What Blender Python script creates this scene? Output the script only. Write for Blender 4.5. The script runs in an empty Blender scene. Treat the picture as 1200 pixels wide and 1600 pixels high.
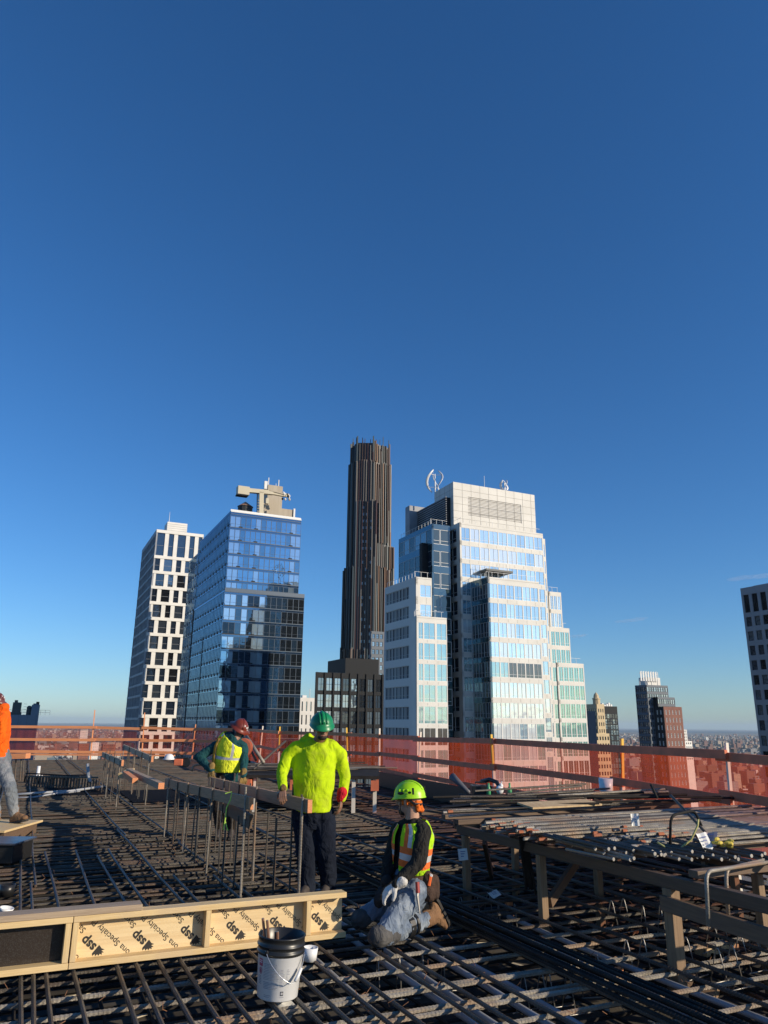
import bpy, bmesh, math, random
from mathutils import Matrix, Vector, Euler, noise
import numpy as np
random.seed(7)
rad = math.radians
scn = bpy.context.scene
# ---------------------------------------------------------------- camera
CAMH, PITCH, ROLL, FPX = 1.6, rad(16.0), rad(0.58), 1155.0
F0 = Vector((0, math.cos(PITCH), math.sin(PITCH)))
U0 = Vector((0, -math.sin(PITCH), math.cos(PITCH)))
R0 = Vector((1, 0, 0))
RR = R0*math.cos(ROLL) + U0*math.sin(ROLL)
UU = U0*math.cos(ROLL) - R0*math.sin(ROLL)
CAM = Vector((0, 0, CAMH))
cd = bpy.data.cameras.new('camera'); cam = bpy.data.objects.new('camera', cd)
scn.collection.objects.link(cam)
cam.matrix_world = Matrix(((RR.x, UU.x, -F0.x, CAM.x), (RR.y, UU.y, -F0.y, CAM.y), (RR.z, UU.z, -F0.z, CAM.z), (0, 0, 0, 1)))
cd.sensor_fit = 'VERTICAL'; cd.sensor_height = 36; cd.lens = 36*FPX/1600
cd.clip_start = .05; cd.clip_end = 200000
scn.camera = cam
scn.render.resolution_x = 768; scn.render.resolution_y = 1024
# ---------------------------------------------------------------- sky, sun
SUN_EL, SUN_AZ = rad(20), math.atan2(.91, -.41)         # azimuth clockwise from +Y
w = bpy.data.worlds.new('World'); scn.world = w; w.use_nodes = True
nt = w.node_tree; nt.nodes.clear()
sky = nt.nodes.new('ShaderNodeTexSky'); sky.sky_type = 'NISHITA'; sky.sun_disc = False
sky.sun_elevation = SUN_EL; sky.sun_rotation = SUN_AZ
sky.altitude = 150; sky.air_density = 1.0; sky.dust_density = .25; sky.ozone_density = 4.8
hs = nt.nodes.new('ShaderNodeHueSaturation'); hs.inputs['Saturation'].default_value = 1.1
bg = nt.nodes.new('ShaderNodeBackground'); bg.inputs['Strength'].default_value = .12
wo = nt.nodes.new('ShaderNodeOutputWorld')
tn = nt.nodes.new('ShaderNodeMixRGB'); tn.blend_type = 'MULTIPLY'; tn.inputs[0].default_value = 1; tn.inputs[2].default_value = (.86, .995, 1.15, 1)
nt.links.new(sky.outputs[0], tn.inputs[1]); nt.links.new(tn.outputs[0], hs.inputs['Color']); nt.links.new(hs.outputs[0], bg.inputs[0]); nt.links.new(bg.outputs[0], wo.inputs[0])
sl = bpy.data.lights.new('sun', 'SUN'); sl.energy = 5.0; sl.angle = rad(.5); sl.color = (1, .86, .66)
so = bpy.data.objects.new('sun', sl); scn.collection.objects.link(so)
SUNV = Vector((math.sin(SUN_AZ)*math.cos(SUN_EL), math.cos(SUN_AZ)*math.cos(SUN_EL), math.sin(SUN_EL)))
so.rotation_euler = SUNV.to_track_quat('Z', 'Y').to_euler()
so.location = (0, 0, 300)
scn.view_settings.view_transform = 'Standard'; scn.view_settings.look = 'None'
scn.view_settings.exposure = 0.0; scn.view_settings.gamma = 1
# ---------------------------------------------------------------- helpers
def ray(px, py):
    return (F0*FPX + RR*(px-600) - UU*(py-800)).normalized()
def at(px, py, Y):
    d = ray(px, py); return CAM + d*((Y-CAM.y)/d.y)
def onz(px, py, z=0.0):
    d = ray(px, py); return CAM + d*((z-CAM.z)/d.z)
GA = rad(25)                                            # street grid / deck grid
UB = Vector((math.cos(GA), math.sin(GA), 0)); UA = Vector((-math.sin(GA), math.cos(GA), 0))
GM = Matrix.Rotation(GA, 4, 'Z')
def G(s, t, z=0.0): return UB*s + UA*t + Vector((0, 0, z))
def L(p): return (p.dot(UB), p.dot(UA), p.z)
def ray_t(px, py, t):
    d = ray(px, py); return CAM + d*((t-CAM.dot(UA))/d.dot(UA))
def ray_s(px, py, s):
    d = ray(px, py); return CAM + d*((s-CAM.dot(UB))/d.dot(UB))
def pxof(p):
    v = p-CAM; z = v.dot(F0)
    return (600+FPX*v.dot(RR)/z, 800-FPX*v.dot(UU)/z, z)

COL = scn.collection
WM = {}
def thing(name, label=None, cat=None, M=None, group=None, loc=None):
    o = bpy.data.objects.new(name, None); COL.objects.link(o)
    o.empty_display_size = .2
    M = M or Matrix.Translation(loc or (0, 0, 0))
    o.matrix_world = M; WM[o.name] = M.copy()
    return tag(o, label, cat, group)
def tag(o, label=None, cat=None, group=None, kind=None):
    if label: o['label'] = label
    if cat: o['category'] = cat
    if group: o['group'] = group
    if kind: o['kind'] = kind
    return o
class MB:
    def __init__(s): s.v = []; s.f = []; s.m = []
    def add(s, vs, fs, m=0):
        b = len(s.v); s.v += [tuple(v) for v in vs]
        for f in fs: s.f.append(tuple(i+b for i in f)); s.m.append(m)
    def box(s, x0, x1, y0, y1, z0, z1, m=0, M=None):
        vs = [Vector(p) for p in ((x0,y0,z0),(x1,y0,z0),(x1,y1,z0),(x0,y1,z0),(x0,y0,z1),(x1,y0,z1),(x1,y1,z1),(x0,y1,z1))]
        if M: vs = [M @ v for v in vs]
        s.add(vs, [(0,3,2,1),(4,5,6,7),(0,1,5,4),(1,2,6,5),(2,3,7,6),(3,0,4,7)], m)
    def bar(s, p0, p1, w, h, m=0, up=Vector((0,0,1))):
        p0 = Vector(p0); p1 = Vector(p1); d = (p1-p0); l = d.length; x = d.normalized()
        y = up.cross(x)
        if y.length < 1e-4: y = Vector((0,1,0)).cross(x)
        y.normalize(); z = x.cross(y)
        M = Matrix(((x.x,y.x,z.x,p0.x),(x.y,y.y,z.y,p0.y),(x.z,y.z,z.z,p0.z),(0,0,0,1)))
        s.box(0, l, -w/2, w/2, -h/2, h/2, m, M)
    def tube(s, pts, r, n=8, m=0, cap=True, side=None, ry=None):
        pts = [Vector(p) for p in pts]; k = len(pts)
        rs = r if isinstance(r, (list, tuple)) else [r]*k
        rys = ry if ry is not None else rs
        vs = []
        t0 = (pts[1]-pts[0]).normalized()
        nrm = Vector(side) if side is not None else (Vector((0,0,1)) if abs(t0.z) < .9 else Vector((1,0,0)))
        for i, p in enumerate(pts):
            t = (pts[min(i+1,k-1)]-pts[max(i-1,0)])
            t = t.normalized() if t.length > 1e-9 else t0
            a = (nrm - t*nrm.dot(t)); a.normalize(); b = t.cross(a)
            if side is None: nrm = a
            for j in range(n):
                an = 2*math.pi*j/n
                vs.append(p + a*(math.cos(an)*rs[i]) + b*(math.sin(an)*rys[i]))
        fs = []
        for i in range(k-1):
            for j in range(n):
                j2 = (j+1) % n
                fs.append((i*n+j, i*n+j2, (i+1)*n+j2, (i+1)*n+j))
        if cap: fs.append(tuple(range(n))[::-1]); fs.append(tuple((k-1)*n+j for j in range(n)))
        s.add(vs, fs, m)
    def capsule(s, p0, p1, r0, r1, n=12, m=0):
        p0 = Vector(p0); p1 = Vector(p1); d = p1-p0; l = max(d.length, 1e-5); d = d/l
        pts = []; rs = []
        for a in (-80, -55, -28, 0): pts.append(p0 + d*(r0*math.sin(rad(a)))); rs.append(r0*math.cos(rad(a)))
        for a in (0, 28, 55, 80): pts.append(p1 + d*(r1*math.sin(rad(a)))); rs.append(r1*math.cos(rad(a)))
        if l < 1e-3: pts.pop(4); rs.pop(4)
        s.tube(pts, rs, n, m)
    def ell(s, c, r, M=None, n=14, k=9, m=0):
        c = Vector(c); vs = []; fs = []
        R = M.to_3x3() if M else Matrix.Identity(3)
        for i in range(k+1):
            a = math.pi*(i+.02)/(k+.04) - math.pi/2
            for j in range(n):
                b = 2*math.pi*j/n
                vs.append(c + R @ Vector((r[0]*math.cos(a)*math.cos(b), r[1]*math.cos(a)*math.sin(b), r[2]*math.sin(a))))
        for i in range(k):
            for j in range(n):
                j2 = (j+1) % n; fs.append((i*n+j, i*n+j2, (i+1)*n+j2, (i+1)*n+j))
        fs.append(tuple(range(n))[::-1]); fs.append(tuple(k*n+j for j in range(n)))
        s.add(vs, fs, m)
    def prism(s, poly, z0, z1, m=0, mt=None):
        n = len(poly); vs = [Vector((p[0],p[1],z0)) for p in poly]+[Vector((p[0],p[1],z1)) for p in poly]
        s.add(vs, [(i,(i+1)%n,n+(i+1)%n,n+i) for i in range(n)] + [tuple(range(n))[::-1]], m)
        b = len(s.v)-2*n
        s.f.append(tuple(b+n+i for i in range(n))); s.m.append(m if mt is None else mt)
    def lathe(s, prof, n=20, m=0, M=None, cap=False):
        vs = []; k = len(prof)
        for r, z in prof:
            for j in range(n):
                a = 2*math.pi*j/n; v = Vector((r*math.cos(a), r*math.sin(a), z))
                vs.append(M @ v if M else v)
        fs = [(i*n+j, i*n+(j+1)%n, (i+1)*n+(j+1)%n, (i+1)*n+j) for i in range(k-1) for j in range(n)]
        if cap: fs.append(tuple(range(n))[::-1]); fs.append(tuple((k-1)*n+j for j in range(n)))
        s.add(vs, fs, m)
    def build(s, name, mats, parent=None, M=None, smooth=False, label=None, cat=None, group=None, kind=None, bevel=0, world=False):
        me = bpy.data.meshes.new(name)
        v = s.v
        if world and parent is not None:
            Mi = WM[parent.name].inverted(); v = [tuple(Mi @ Vector(p)) for p in v]
        if parent is None and M is None and v:
            a = np.array(v); lo = a.min(0); hi = a.max(0)
            c = Vector(((lo[0]+hi[0])/2, (lo[1]+hi[1])/2, lo[2])); M = Matrix.Translation(c)
            v = [tuple(p) for p in (a-np.array(c))]
        me.from_pydata([tuple(p) for p in v], [], s.f)
        mats = mats if isinstance(mats, (list, tuple)) else [mats]
        for m in mats: me.materials.append(m)
        me.polygons.foreach_set('material_index', s.m)
        if smooth: me.polygons.foreach_set('use_smooth', [True]*len(s.f))
        me.update()
        return link(name, me, parent, M, label, cat, group, kind, bevel)
def link(name, me, parent=None, M=None, label=None, cat=None, group=None, kind=None, bevel=0):
    o = bpy.data.objects.new(name, me); COL.objects.link(o)
    if parent is not None:
        P = WM[parent.name]; W = M if M is not None else P
        o.parent = parent; o.matrix_parent_inverse = Matrix.Identity(4); o.matrix_basis = P.inverted() @ W
        WM[o.name] = W.copy()
    else:
        W = M if M is not None else Matrix.Identity(4); o.matrix_world = W; WM[o.name] = W.copy()
    if bevel:
        b = o.modifiers.new('bevel', 'BEVEL'); b.width = bevel; b.segments = 2; b.limit_method = 'ANGLE'
    return tag(o, label, cat, group, kind)
def kids(o): return [c for c in bpy.data.objects if c.parent == o]
def copy_tree(o, M, label=None, group=None, parent=None):
    c = o.copy(); COL.objects.link(c)
    c.matrix_world = M; WM[c.name] = M.copy()
    if label: c['label'] = label
    if group: c['group'] = group
    def rec(a, b):
        for ch in kids(a):
            d = ch.copy(); COL.objects.link(d); d.parent = b; d.matrix_parent_inverse = Matrix.Identity(4); d.matrix_basis = ch.matrix_basis.copy()
            WM[d.name] = WM[b.name] @ ch.matrix_basis
            rec(ch, d)
    rec(o, c)
    return c
def frame(p0, p1, up=Vector((0,0,1))):
    p0 = Vector(p0); x = (Vector(p1)-p0).normalized(); y = up.cross(x)
    if y.length < 1e-4: y = Vector((0,1,0)).cross(x)
    y.normalize(); z = x.cross(y)
    return Matrix(((x.x,y.x,z.x,p0.x),(x.y,y.y,z.y,p0.y),(x.z,y.z,z.z,p0.z),(0,0,0,1)))
# ---------------------------------------------------------------- materials
def mat(name, c, rough=.6, metal=0, c2=None, ns=3.0, stretch=(1,1,1), bump=0, bs=40, spec=.5, coords='Object', extra=None, detail=6, lo=.35, hi=.65, c3=None, ns3=.7):
    m = bpy.data.materials.new(name); m.use_nodes = True
    t = m.node_tree; b = t.nodes['Principled BSDF']
    b.inputs['Base Color'].default_value = (*c, 1); b.inputs['Roughness'].default_value = rough
    b.inputs['Metallic'].default_value = metal; b.inputs['Specular IOR Level'].default_value = spec
    if c2 or bump:
        if coords == 'Position':
            g = t.nodes.new('ShaderNodeNewGeometry'); src = g.outputs['Position']
        else:
            tc = t.nodes.new('ShaderNodeTexCoord'); src = tc.outputs[coords]
        mp = t.nodes.new('ShaderNodeMapping'); mp.inputs['Scale'].default_value = stretch
        t.links.new(src, mp.inputs[0])
    if c2:
        n = t.nodes.new('ShaderNodeTexNoise'); n.inputs['Scale'].default_value = ns; n.inputs['Detail'].default_value = detail
        t.links.new(mp.outputs[0], n.inputs['Vector'])
        r = t.nodes.new('ShaderNodeValToRGB'); r.color_ramp.elements[0].color = (*c, 1); r.color_ramp.elements[1].color = (*c2, 1)
        r.color_ramp.elements[0].position = lo; r.color_ramp.elements[1].position = hi
        t.links.new(n.outputs[0], r.inputs[0]); out = r.outputs[0]
        if c3:
            n3 = t.nodes.new('ShaderNodeTexNoise'); n3.inputs['Scale'].default_value = ns3; n3.inputs['Detail'].default_value = 4
            t.links.new(src, n3.inputs['Vector'])
            r3 = t.nodes.new('ShaderNodeValToRGB'); r3.color_ramp.elements[0].position = .5; r3.color_ramp.elements[1].position = .62
            t.links.new(n3.outputs[0], r3.inputs[0])
            mx = t.nodes.new('ShaderNodeMixRGB'); mx.inputs[2].default_value = (*c3, 1)
            t.links.new(r3.outputs[0], mx.inputs[0]); t.links.new(out, mx.inputs[1]); out = mx.outputs[0]
        t.links.new(out, b.inputs['Base Color'])
    if bump:
        n2 = t.nodes.new('ShaderNodeTexNoise'); n2.inputs['Scale'].default_value = bs; n2.inputs['Detail'].default_value = 5
        t.links.new(mp.outputs[0], n2.inputs['Vector'])
        bp = t.nodes.new('ShaderNodeBump'); bp.inputs['Strength'].default_value = bump; bp.inputs['Distance'].default_value = .02
        t.links.new(n2.outputs[0], bp.inputs['Height']); t.links.new(bp.outputs[0], b.inputs['Normal'])
    return m
def glass(name, c, refl=.35, rough=.02, c2=None, ns=.08, gc=(.92,.96,1)):
    m = mat(name, c, rough=.4, c2=c2, ns=ns, coords='Position', spec=.06)
    t = m.node_tree; b = t.nodes['Principled BSDF']; out = t.nodes['Material Output']
    g = t.nodes.new('ShaderNodeBsdfGlossy'); g.inputs['Roughness'].default_value = rough; g.inputs['Color'].default_value = (*gc, 1)
    lw = t.nodes.new('ShaderNodeLayerWeight'); lw.inputs['Blend'].default_value = .25
    ma = t.nodes.new('ShaderNodeMath'); ma.operation = 'MULTIPLY_ADD'; ma.inputs[1].default_value = .42; ma.inputs[2].default_value = refl
    ma.use_clamp = True
    t.links.new(lw.outputs['Fresnel'], ma.inputs[0])
    # slight waviness of every pane
    ge = t.nodes.new('ShaderNodeNewGeometry'); n = t.nodes.new('ShaderNodeTexNoise'); n.inputs['Scale'].default_value = .35
    t.links.new(ge.outputs['Position'], n.inputs['Vector'])
    bp = t.nodes.new('ShaderNodeBump'); bp.inputs['Strength'].default_value = .12; bp.inputs['Distance'].default_value = .3
    t.links.new(n.outputs[0], bp.inputs['Height']); t.links.new(bp.outputs[0], g.inputs['Normal'])
    mx = t.nodes.new('ShaderNodeMixShader'); t.links.new(ma.outputs[0], mx.inputs[0])
    t.links.new(b.outputs[0], mx.inputs[1]); t.links.new(g.outputs[0], mx.inputs[2]); t.links.new(mx.outputs[0], out.inputs[0])
    return m
# ---------------------------------------------------------------- city: ground, far buildings
GZ = -150.0
def ground():
    m = mat('city_ground', (.10,.085,.07), .95, c2=(.22,.19,.17), ns=.006, coords='Position', detail=12, c3=(.07,.085,.06), ns3=.0006)
    mb = MB(); n = 72; R = 60000
    vs = [(0, 0, GZ)] + [(R*math.cos(2*math.pi*i/n), R*math.sin(2*math.pi*i/n), GZ) for i in range(n)]
    mb.add(vs, [(0, i+1, (i+1) % n+1) for i in range(n)])
    mb.build('ground', m, M=Matrix.Identity(4), kind='structure')
    wm = mat('water', (.03,.04,.05), .6, spec=.3)
    mb = MB(); mb.box(-30000, 26000, 21000, 33000, GZ, GZ+1.5)
    mb.build('water', wm, M=Matrix.Translation((0,0,0)), kind='structure')
ground()
def facade_mat(name, c, win, per=3.2, c2=None):
    """wall colour with small window openings, laid out in the block's own coordinates"""
    m = mat(name, c, .8); t = m.node_tree; b = t.nodes['Principled BSDF']
    g = t.nodes.new('ShaderNodeTexCoord'); s = t.nodes.new('ShaderNodeSeparateXYZ'); t.links.new(g.outputs['Object'], s.inputs[0])
    ad = t.nodes.new('ShaderNodeMath'); ad.operation = 'ADD'; t.links.new(s.outputs[0], ad.inputs[0]); t.links.new(s.outputs[1], ad.inputs[1])
    def stripe(src, period, duty):
        a = t.nodes.new('ShaderNodeMath'); a.operation = 'DIVIDE'; a.inputs[1].default_value = period; t.links.new(src, a.inputs[0])
        f = t.nodes.new('ShaderNodeMath'); f.operation = 'FRACT'; t.links.new(a.outputs[0], f.inputs[0])
        q = t.nodes.new('ShaderNodeMath'); q.operation = 'LESS_THAN'; q.inputs[1].default_value = duty; t.links.new(f.outputs[0], q.inputs[0]); return q.outputs[0]
    u = stripe(ad.outputs[0], per, .5); v = stripe(s.outputs[2], 3.1, .52)
    ml = t.nodes.new('ShaderNodeMath'); ml.operation = 'MULTIPLY'; t.links.new(u, ml.inputs[0]); t.links.new(v, ml.inputs[1])
    ge = t.nodes.new('ShaderNodeNewGeometry'); sn = t.nodes.new('ShaderNodeSeparateXYZ'); t.links.new(ge.outputs['Normal'], sn.inputs[0])
    up = t.nodes.new('ShaderNodeMath'); up.operation = 'LESS_THAN'; up.inputs[1].default_value = .5; t.links.new(sn.outputs[2], up.inputs[0])
    m2 = t.nodes.new('ShaderNodeMath'); m2.operation = 'MULTIPLY'; t.links.new(ml.outputs[0], m2.inputs[0]); t.links.new(up.outputs[0], m2.inputs[1])
    mx = t.nodes.new('ShaderNodeMixRGB'); mx.inputs[1].default_value = (*c, 1); mx.inputs[2].default_value = (*win, 1)
    t.links.new(m2.outputs[0], mx.inputs[0]); t.links.new(mx.outputs[0], b.inputs['Base Color'])
    return m
FM = [facade_mat('far_brick', (.20,.10,.075), (.04,.04,.05)), facade_mat('far_tan', (.42,.33,.24), (.06,.06,.07)),
      facade_mat('far_grey', (.26,.25,.25), (.05,.06,.07)), facade_mat('far_white', (.62,.60,.55), (.10,.11,.12)),
      facade_mat('far_brown', (.13,.075,.055), (.03,.03,.03)), facade_mat('far_glass', (.12,.17,.2), (.04,.06,.09), 2.0)]
RM = mat('far_roof', (.16,.15,.15), .9); RM2 = mat('far_roof_pale', (.48,.46,.44), .8)
def far_city():
    rnd = random.Random(3)
    B = []                       # s, t, w, d, h, mat, roof
    # blocks on the street grid; density thins and height varies with district noise
    for k in range(30000):
        Y = 900*math.exp(rnd.random()*math.log(16)); X = rnd.uniform(-.62, .62)*Y
        s, t, _ = L(Vector((X, Y, 0)))
        s = round(s/24)*24 + rnd.uniform(-3, 3); t = round(t/70)*70 + rnd.choice((-16, 16)) + rnd.uniform(-3, 3)
        nz = noise.noise(Vector((s*.0011, t*.0011, 0)))
        if nz < -.32 and rnd.random() < .7: continue
        tall = rnd.random() < (.05 + max(0, nz)*.16)
        h = rnd.uniform(20, 48) if tall else rnd.uniform(7, 15)
        ww = rnd.uniform(16, 44) if tall else rnd.uniform(9, 24)
        dd = rnd.uniform(14, 24) if tall else rnd.uniform(10, 22)
        q = rnd.random()
        mi = 0 if q < .30 else 1 if q < .50 else 2 if q < .68 else 3 if q < .77 else 4 if q < .97 else 5
        B.append((Y/1.0, s, t, ww, dd, h, mi, rnd.random() < .22))
    B.sort(key=lambda b: -(b[3]*b[5])/(b[0]**2) if b[0] > 1500 else 0)
    near = [b for b in B if b[0] > 1500]
    solo, rest = near[:240], near[240:]
    for Y, s, t, ww, dd, h, mi, pale in solo:
        mb = MB(); mb.box(-ww/2, ww/2, -dd/2, dd/2, 0, h, 0)
        mb.box(-ww/2+.6, ww/2-.6, -dd/2+.6, dd/2-.6, h, h+.25, 1)
        mb.box(-ww*.1, ww*.18, -dd*.15, dd*.2, h+.25, h+3.2, 0)
        mb.build('far_building', [FM[mi], RM2 if pale else RM], M=Matrix.Translation(G(s, t, GZ)) @ GM,
                 label=['red brick','tan masonry','grey masonry','white','dark brown brick','blue glass'][mi] + ' low rise building in the distant city spread below the horizon', cat='building', group='buildings of the far city')
    vs = []; fs = []; mi_ = []
    c = np.array([(-1,-1,0),(1,-1,0),(1,1,0),(-1,1,0),(-1,-1,1),(1,-1,1),(1,1,1),(-1,1,1)], float)
    mb = MB()
    for Y, s, t, ww, dd, h, mi, pale in rest:
        b = len(mb.v)
        mb.v += [(s+p[0]*ww/2, t+p[1]*dd/2, p[2]*h) for p in c]
        for f in ((0,1,5,4),(1,2,6,5),(2,3,7,6),(3,0,4,7)): mb.f.append(tuple(i+b for i in f)); mb.m.append(mi)
        mb.f.append((b+4,b+5,b+6,b+7)); mb.m.append(7 if pale else 6)
    mb.build('far_city_roofs', FM+[RM, RM2], M=Matrix.Translation((0,0,GZ)) @ GM, kind='stuff', label='carpet of small brick and pale buildings reaching the horizon', cat='city')
    # street and park trees, bare winter crowns
    tm = mat('winter_trees', (.075,.06,.045), .95, c2=(.05,.06,.035), ns=.02, coords='Position')
    mb = MB()
    for k in range(9000):
        Y = 1500*math.exp(rnd.random()*math.log(7)); X = rnd.uniform(-.6, .6)*Y; r = rnd.uniform(5, 11)
        pts = []; ph = rnd.random()*6
        for a in range(6): pts.append((X+r*math.cos(ph+a*1.047)*rnd.uniform(.7,1.1), Y+r*math.sin(ph+a*1.047), rnd.uniform(4,8)))
        b = len(mb.v); mb.v += [(x, y, z) for x, y, z in pts] + [(X+rnd.uniform(-2,2), Y, rnd.uniform(11, 17)), (X, Y, 0)]
        for a in range(6): mb.f += [(b+a, b+(a+1)%6, b+6), (b+(a+1)%6, b+a, b+7)]; mb.m += [0, 0]
    mb.build('winter_trees', tm, M=Matrix.Translation((0,0,GZ)), kind='stuff', label='brown winter tree crowns among the far streets', cat='trees')
far_city()
# ---------------------------------------------------------------- towers
class Face:
    """a facade: O local start (s,t), r run direction, n outward normal (local), L length"""
    def __init__(f, O, r, n, Ln): f.O, f.r, f.n, f.L = O, r, n, Ln
    def M(f, a, z, d=0):
        x = Vector((f.r[0], f.r[1], 0)); y = Vector((-f.n[0], -f.n[1], 0)); o = Vector((f.O[0]+f.r[0]*a+f.n[0]*d, f.O[1]+f.r[1]*a+f.n[1]*d, z))
        return Matrix(((x.x,y.x,0,o.x),(x.y,y.y,0,o.y),(0,0,1,o.z),(0,0,0,1)))
    def box(f, mb, a0, a1, z0, z1, d0, d1, m=0):
        if a1-a0 < .01 or z1-z0 < .01: return
        mb.box(0, a1-a0, -d1, -d0, 0, z1-z0, m, f.M(a0, z0))
class Tower:
    """verts in deck-grid local coordinates; root Empty sits at the tower's foot"""
    def __init__(s, name, label, cat, c, group=None):
        s.root = thing(name, label, cat, M=Matrix.Translation(G(c[0], c[1], GZ)) @ GM, group=group)
        s.base = GM; s.wins = []; s.meshes = {}; s.key = name
    def part(s, name, mb, mats, **k):
        W = WM[s.root.name]; T = W.inverted() @ GM
        mb.v = [tuple(T @ Vector(v)) for v in mb.v]
        return mb.build(name, mats, s.root, M=W, **k)
    def win(s, face, a0, a1, z0, z1, gi, style): s.wins.append((face, a0, a1, z0, z1, gi, style))
    def finish(s, glasses, frame, name='window', cap=90):
        def key(wn):
            F, a0, a1, z0, z1, gi, st = wn
            c = GM @ F.M((a0+a1)/2, (z0+z1)/2).translation; v = c-CAM
            n = (GM @ Vector((F.n[0], F.n[1], 0, 0)).to_4d().xyz) if False else (GM.to_3x3() @ Vector((F.n[0], F.n[1], 0)))
            vis = -n.dot(v.normalized())
            if vis < 0 or c.z < -6: return 0
            return -(a1-a0)*(z1-z0)*vis/v.length_squared
        s.wins.sort(key=key)
        mats = list(glasses)+[frame]
        def geo(wd, h, gi, st):
            nv, tr, fw, dep = st
            mb = MB(); fm = len(glasses)
            mb.add([(0,dep,0),(wd,dep,0),(wd,dep,h),(0,dep,h)], [(0,1,2,3)], gi)
            y0, y1 = dep-.06-.03*(dep > .1), dep-.002
            for x in (0, wd-fw): mb.box(x, x+fw, y0, y1, 0, h, fm)
            for i in range(1, nv): x = wd*i/nv; mb.box(x-fw*.4, x+fw*.4, y0, y1, fw, h-fw, fm)
            mb.box(fw, wd-fw, y0+.005, y1, 0, fw, fm); mb.box(fw, wd-fw, y0+.005, y1, h-fw, h, fm)
            for q in tr: mb.box(fw, wd-fw, y0+.01, y1, h*q-fw*.35, h*q+fw*.35, fm)
            return mb
        rest = MB()
        for i, (F, a0, a1, z0, z1, gi, st) in enumerate(s.wins):
            k = (round(a1-a0, 2), round(z1-z0, 2), gi, st)
            M = GM @ F.M(a0, z0)
            if i < cap:
                if k not in s.meshes:
                    mb = geo(a1-a0, z1-z0, gi, st); o = mb.build(name, mats, s.root, M=M); s.meshes[k] = o.data
                else: link(name, s.meshes[k], s.root, M=M)
            else:
                mb = geo(a1-a0, z1-z0, gi, st); T = WM[s.root.name].inverted() @ M
                b = len(rest.v); rest.v += [tuple(T @ Vector(v)) for v in mb.v]
                rest.f += [tuple(j+b for j in f) for f in mb.f]; rest.m += mb.m
        if rest.v: rest.build(name+'s', mats, s.root, kind='stuff')
def lattice(T, mb, F, rows, cols, z0, z1, gl, st, wm=0, D=.3, rnd=random, proud=0.0, pier=True, band_m=None):
    """rows: [(z0,z1)] bottom-up; cols: f(i)->[(a0,a1)] or list; leaves real openings, windows set back by the style's depth"""
    bm = wm if band_m is None else band_m
    zc = z0
    for i, (a, b) in enumerate(rows):
        F.box(mb, 0, F.L, zc, a, -D, proud, bm)
        cs = cols(i) if callable(cols) else cols
        x = 0
        for (c0, c1) in cs:
            if pier and c0-x > .02: F.box(mb, x, c0, a, b, -D, -.003, wm)
            T.win(F, c0, c1, a, b, gl(i, c0) if callable(gl) else gl, st)
            x = c1
        if pier and F.L-x > .02: F.box(mb, x, F.L, a, b, -D, -.003, wm)
        zc = b
    F.box(mb, 0, F.L, zc, z1, -D, proud, bm)
class Mass:
    """box in local coordinates; front face at t0, left face at s0"""
    def __init__(m, s0, s1, t0, t1, zt, zb=GZ): m.s0,m.s1,m.t0,m.t1,m.zt,m.zb = s0,s1,t0,t1,zt,zb
    def front(m): return Face((m.s0, m.t0), (1,0), (0,-1), m.s1-m.s0)
    def left(m): return Face((m.s0, m.t1), (0,-1), (-1,0), m.t1-m.t0)
    def right(m): return Face((m.s1, m.t0), (0,1), (1,0), m.t1-m.t0)
    def core(m, mb, i=.3, mt=0, il=None, ir=0):
        il = i if il is None else il
        mb.box(m.s0+il, m.s1-ir, m.t0+i, m.t1, m.zb, m.zt-.02, mt)
def mass(c, t0, r, l=None, depth=None, zb=GZ):
    """c, r, l: pixels of the top front-left corner, top right end, far end of the left side; t0 = local depth of the front"""
    p = ray_t(c[0], c[1], t0); s0, _, zt = L(p)
    s1 = L(ray_t(r[0], r[1], t0))[0]
    t1 = t0+depth if depth else L(ray_s(l[0], l[1], s0))[1]
    return Mass(s0, s1, t0, t1, zt, zb)
def rows(z0, z1, pitch, sill, h, off=0):
    out = []; z = z0+off
    while z+sill+h < z1-.1: out.append((z+sill, z+sill+h)); z += pitch
    return out
def rows_down(z0, z1, pitch, top, h):
    out = []; z = z1-top
    while z-h > z0+.2: out.append((z-h, z)); z -= pitch
    return out[::-1]
def even(L_, n, gap, edge=0):
    w_ = (L_-2*edge-gap*(n-1))/n
    return [(edge+i*(w_+gap), edge+i*(w_+gap)+w_) for i in range(n)]
def tY(px, py, Y): return L(at(px, py, Y))[1]
DET = -24.0                       # below this the deck hides every facade: plain wall
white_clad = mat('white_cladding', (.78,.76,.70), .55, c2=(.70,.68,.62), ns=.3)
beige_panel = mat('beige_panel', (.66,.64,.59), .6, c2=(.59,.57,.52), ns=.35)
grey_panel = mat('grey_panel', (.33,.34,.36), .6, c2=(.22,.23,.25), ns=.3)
dark_metal = mat('dark_metal', (.012,.014,.017), .6, spec=.2)
mull_white = mat('white_mullion', (.7,.7,.68), .5); mull_dark = mat('dark_mullion', (.03,.036,.042), .6, spec=.2)
mull_blue = mat('blue_mullion', (.10,.13,.17), .35, metal=.5)
roofing = mat('roofing', (.25,.24,.23), .9)

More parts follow.
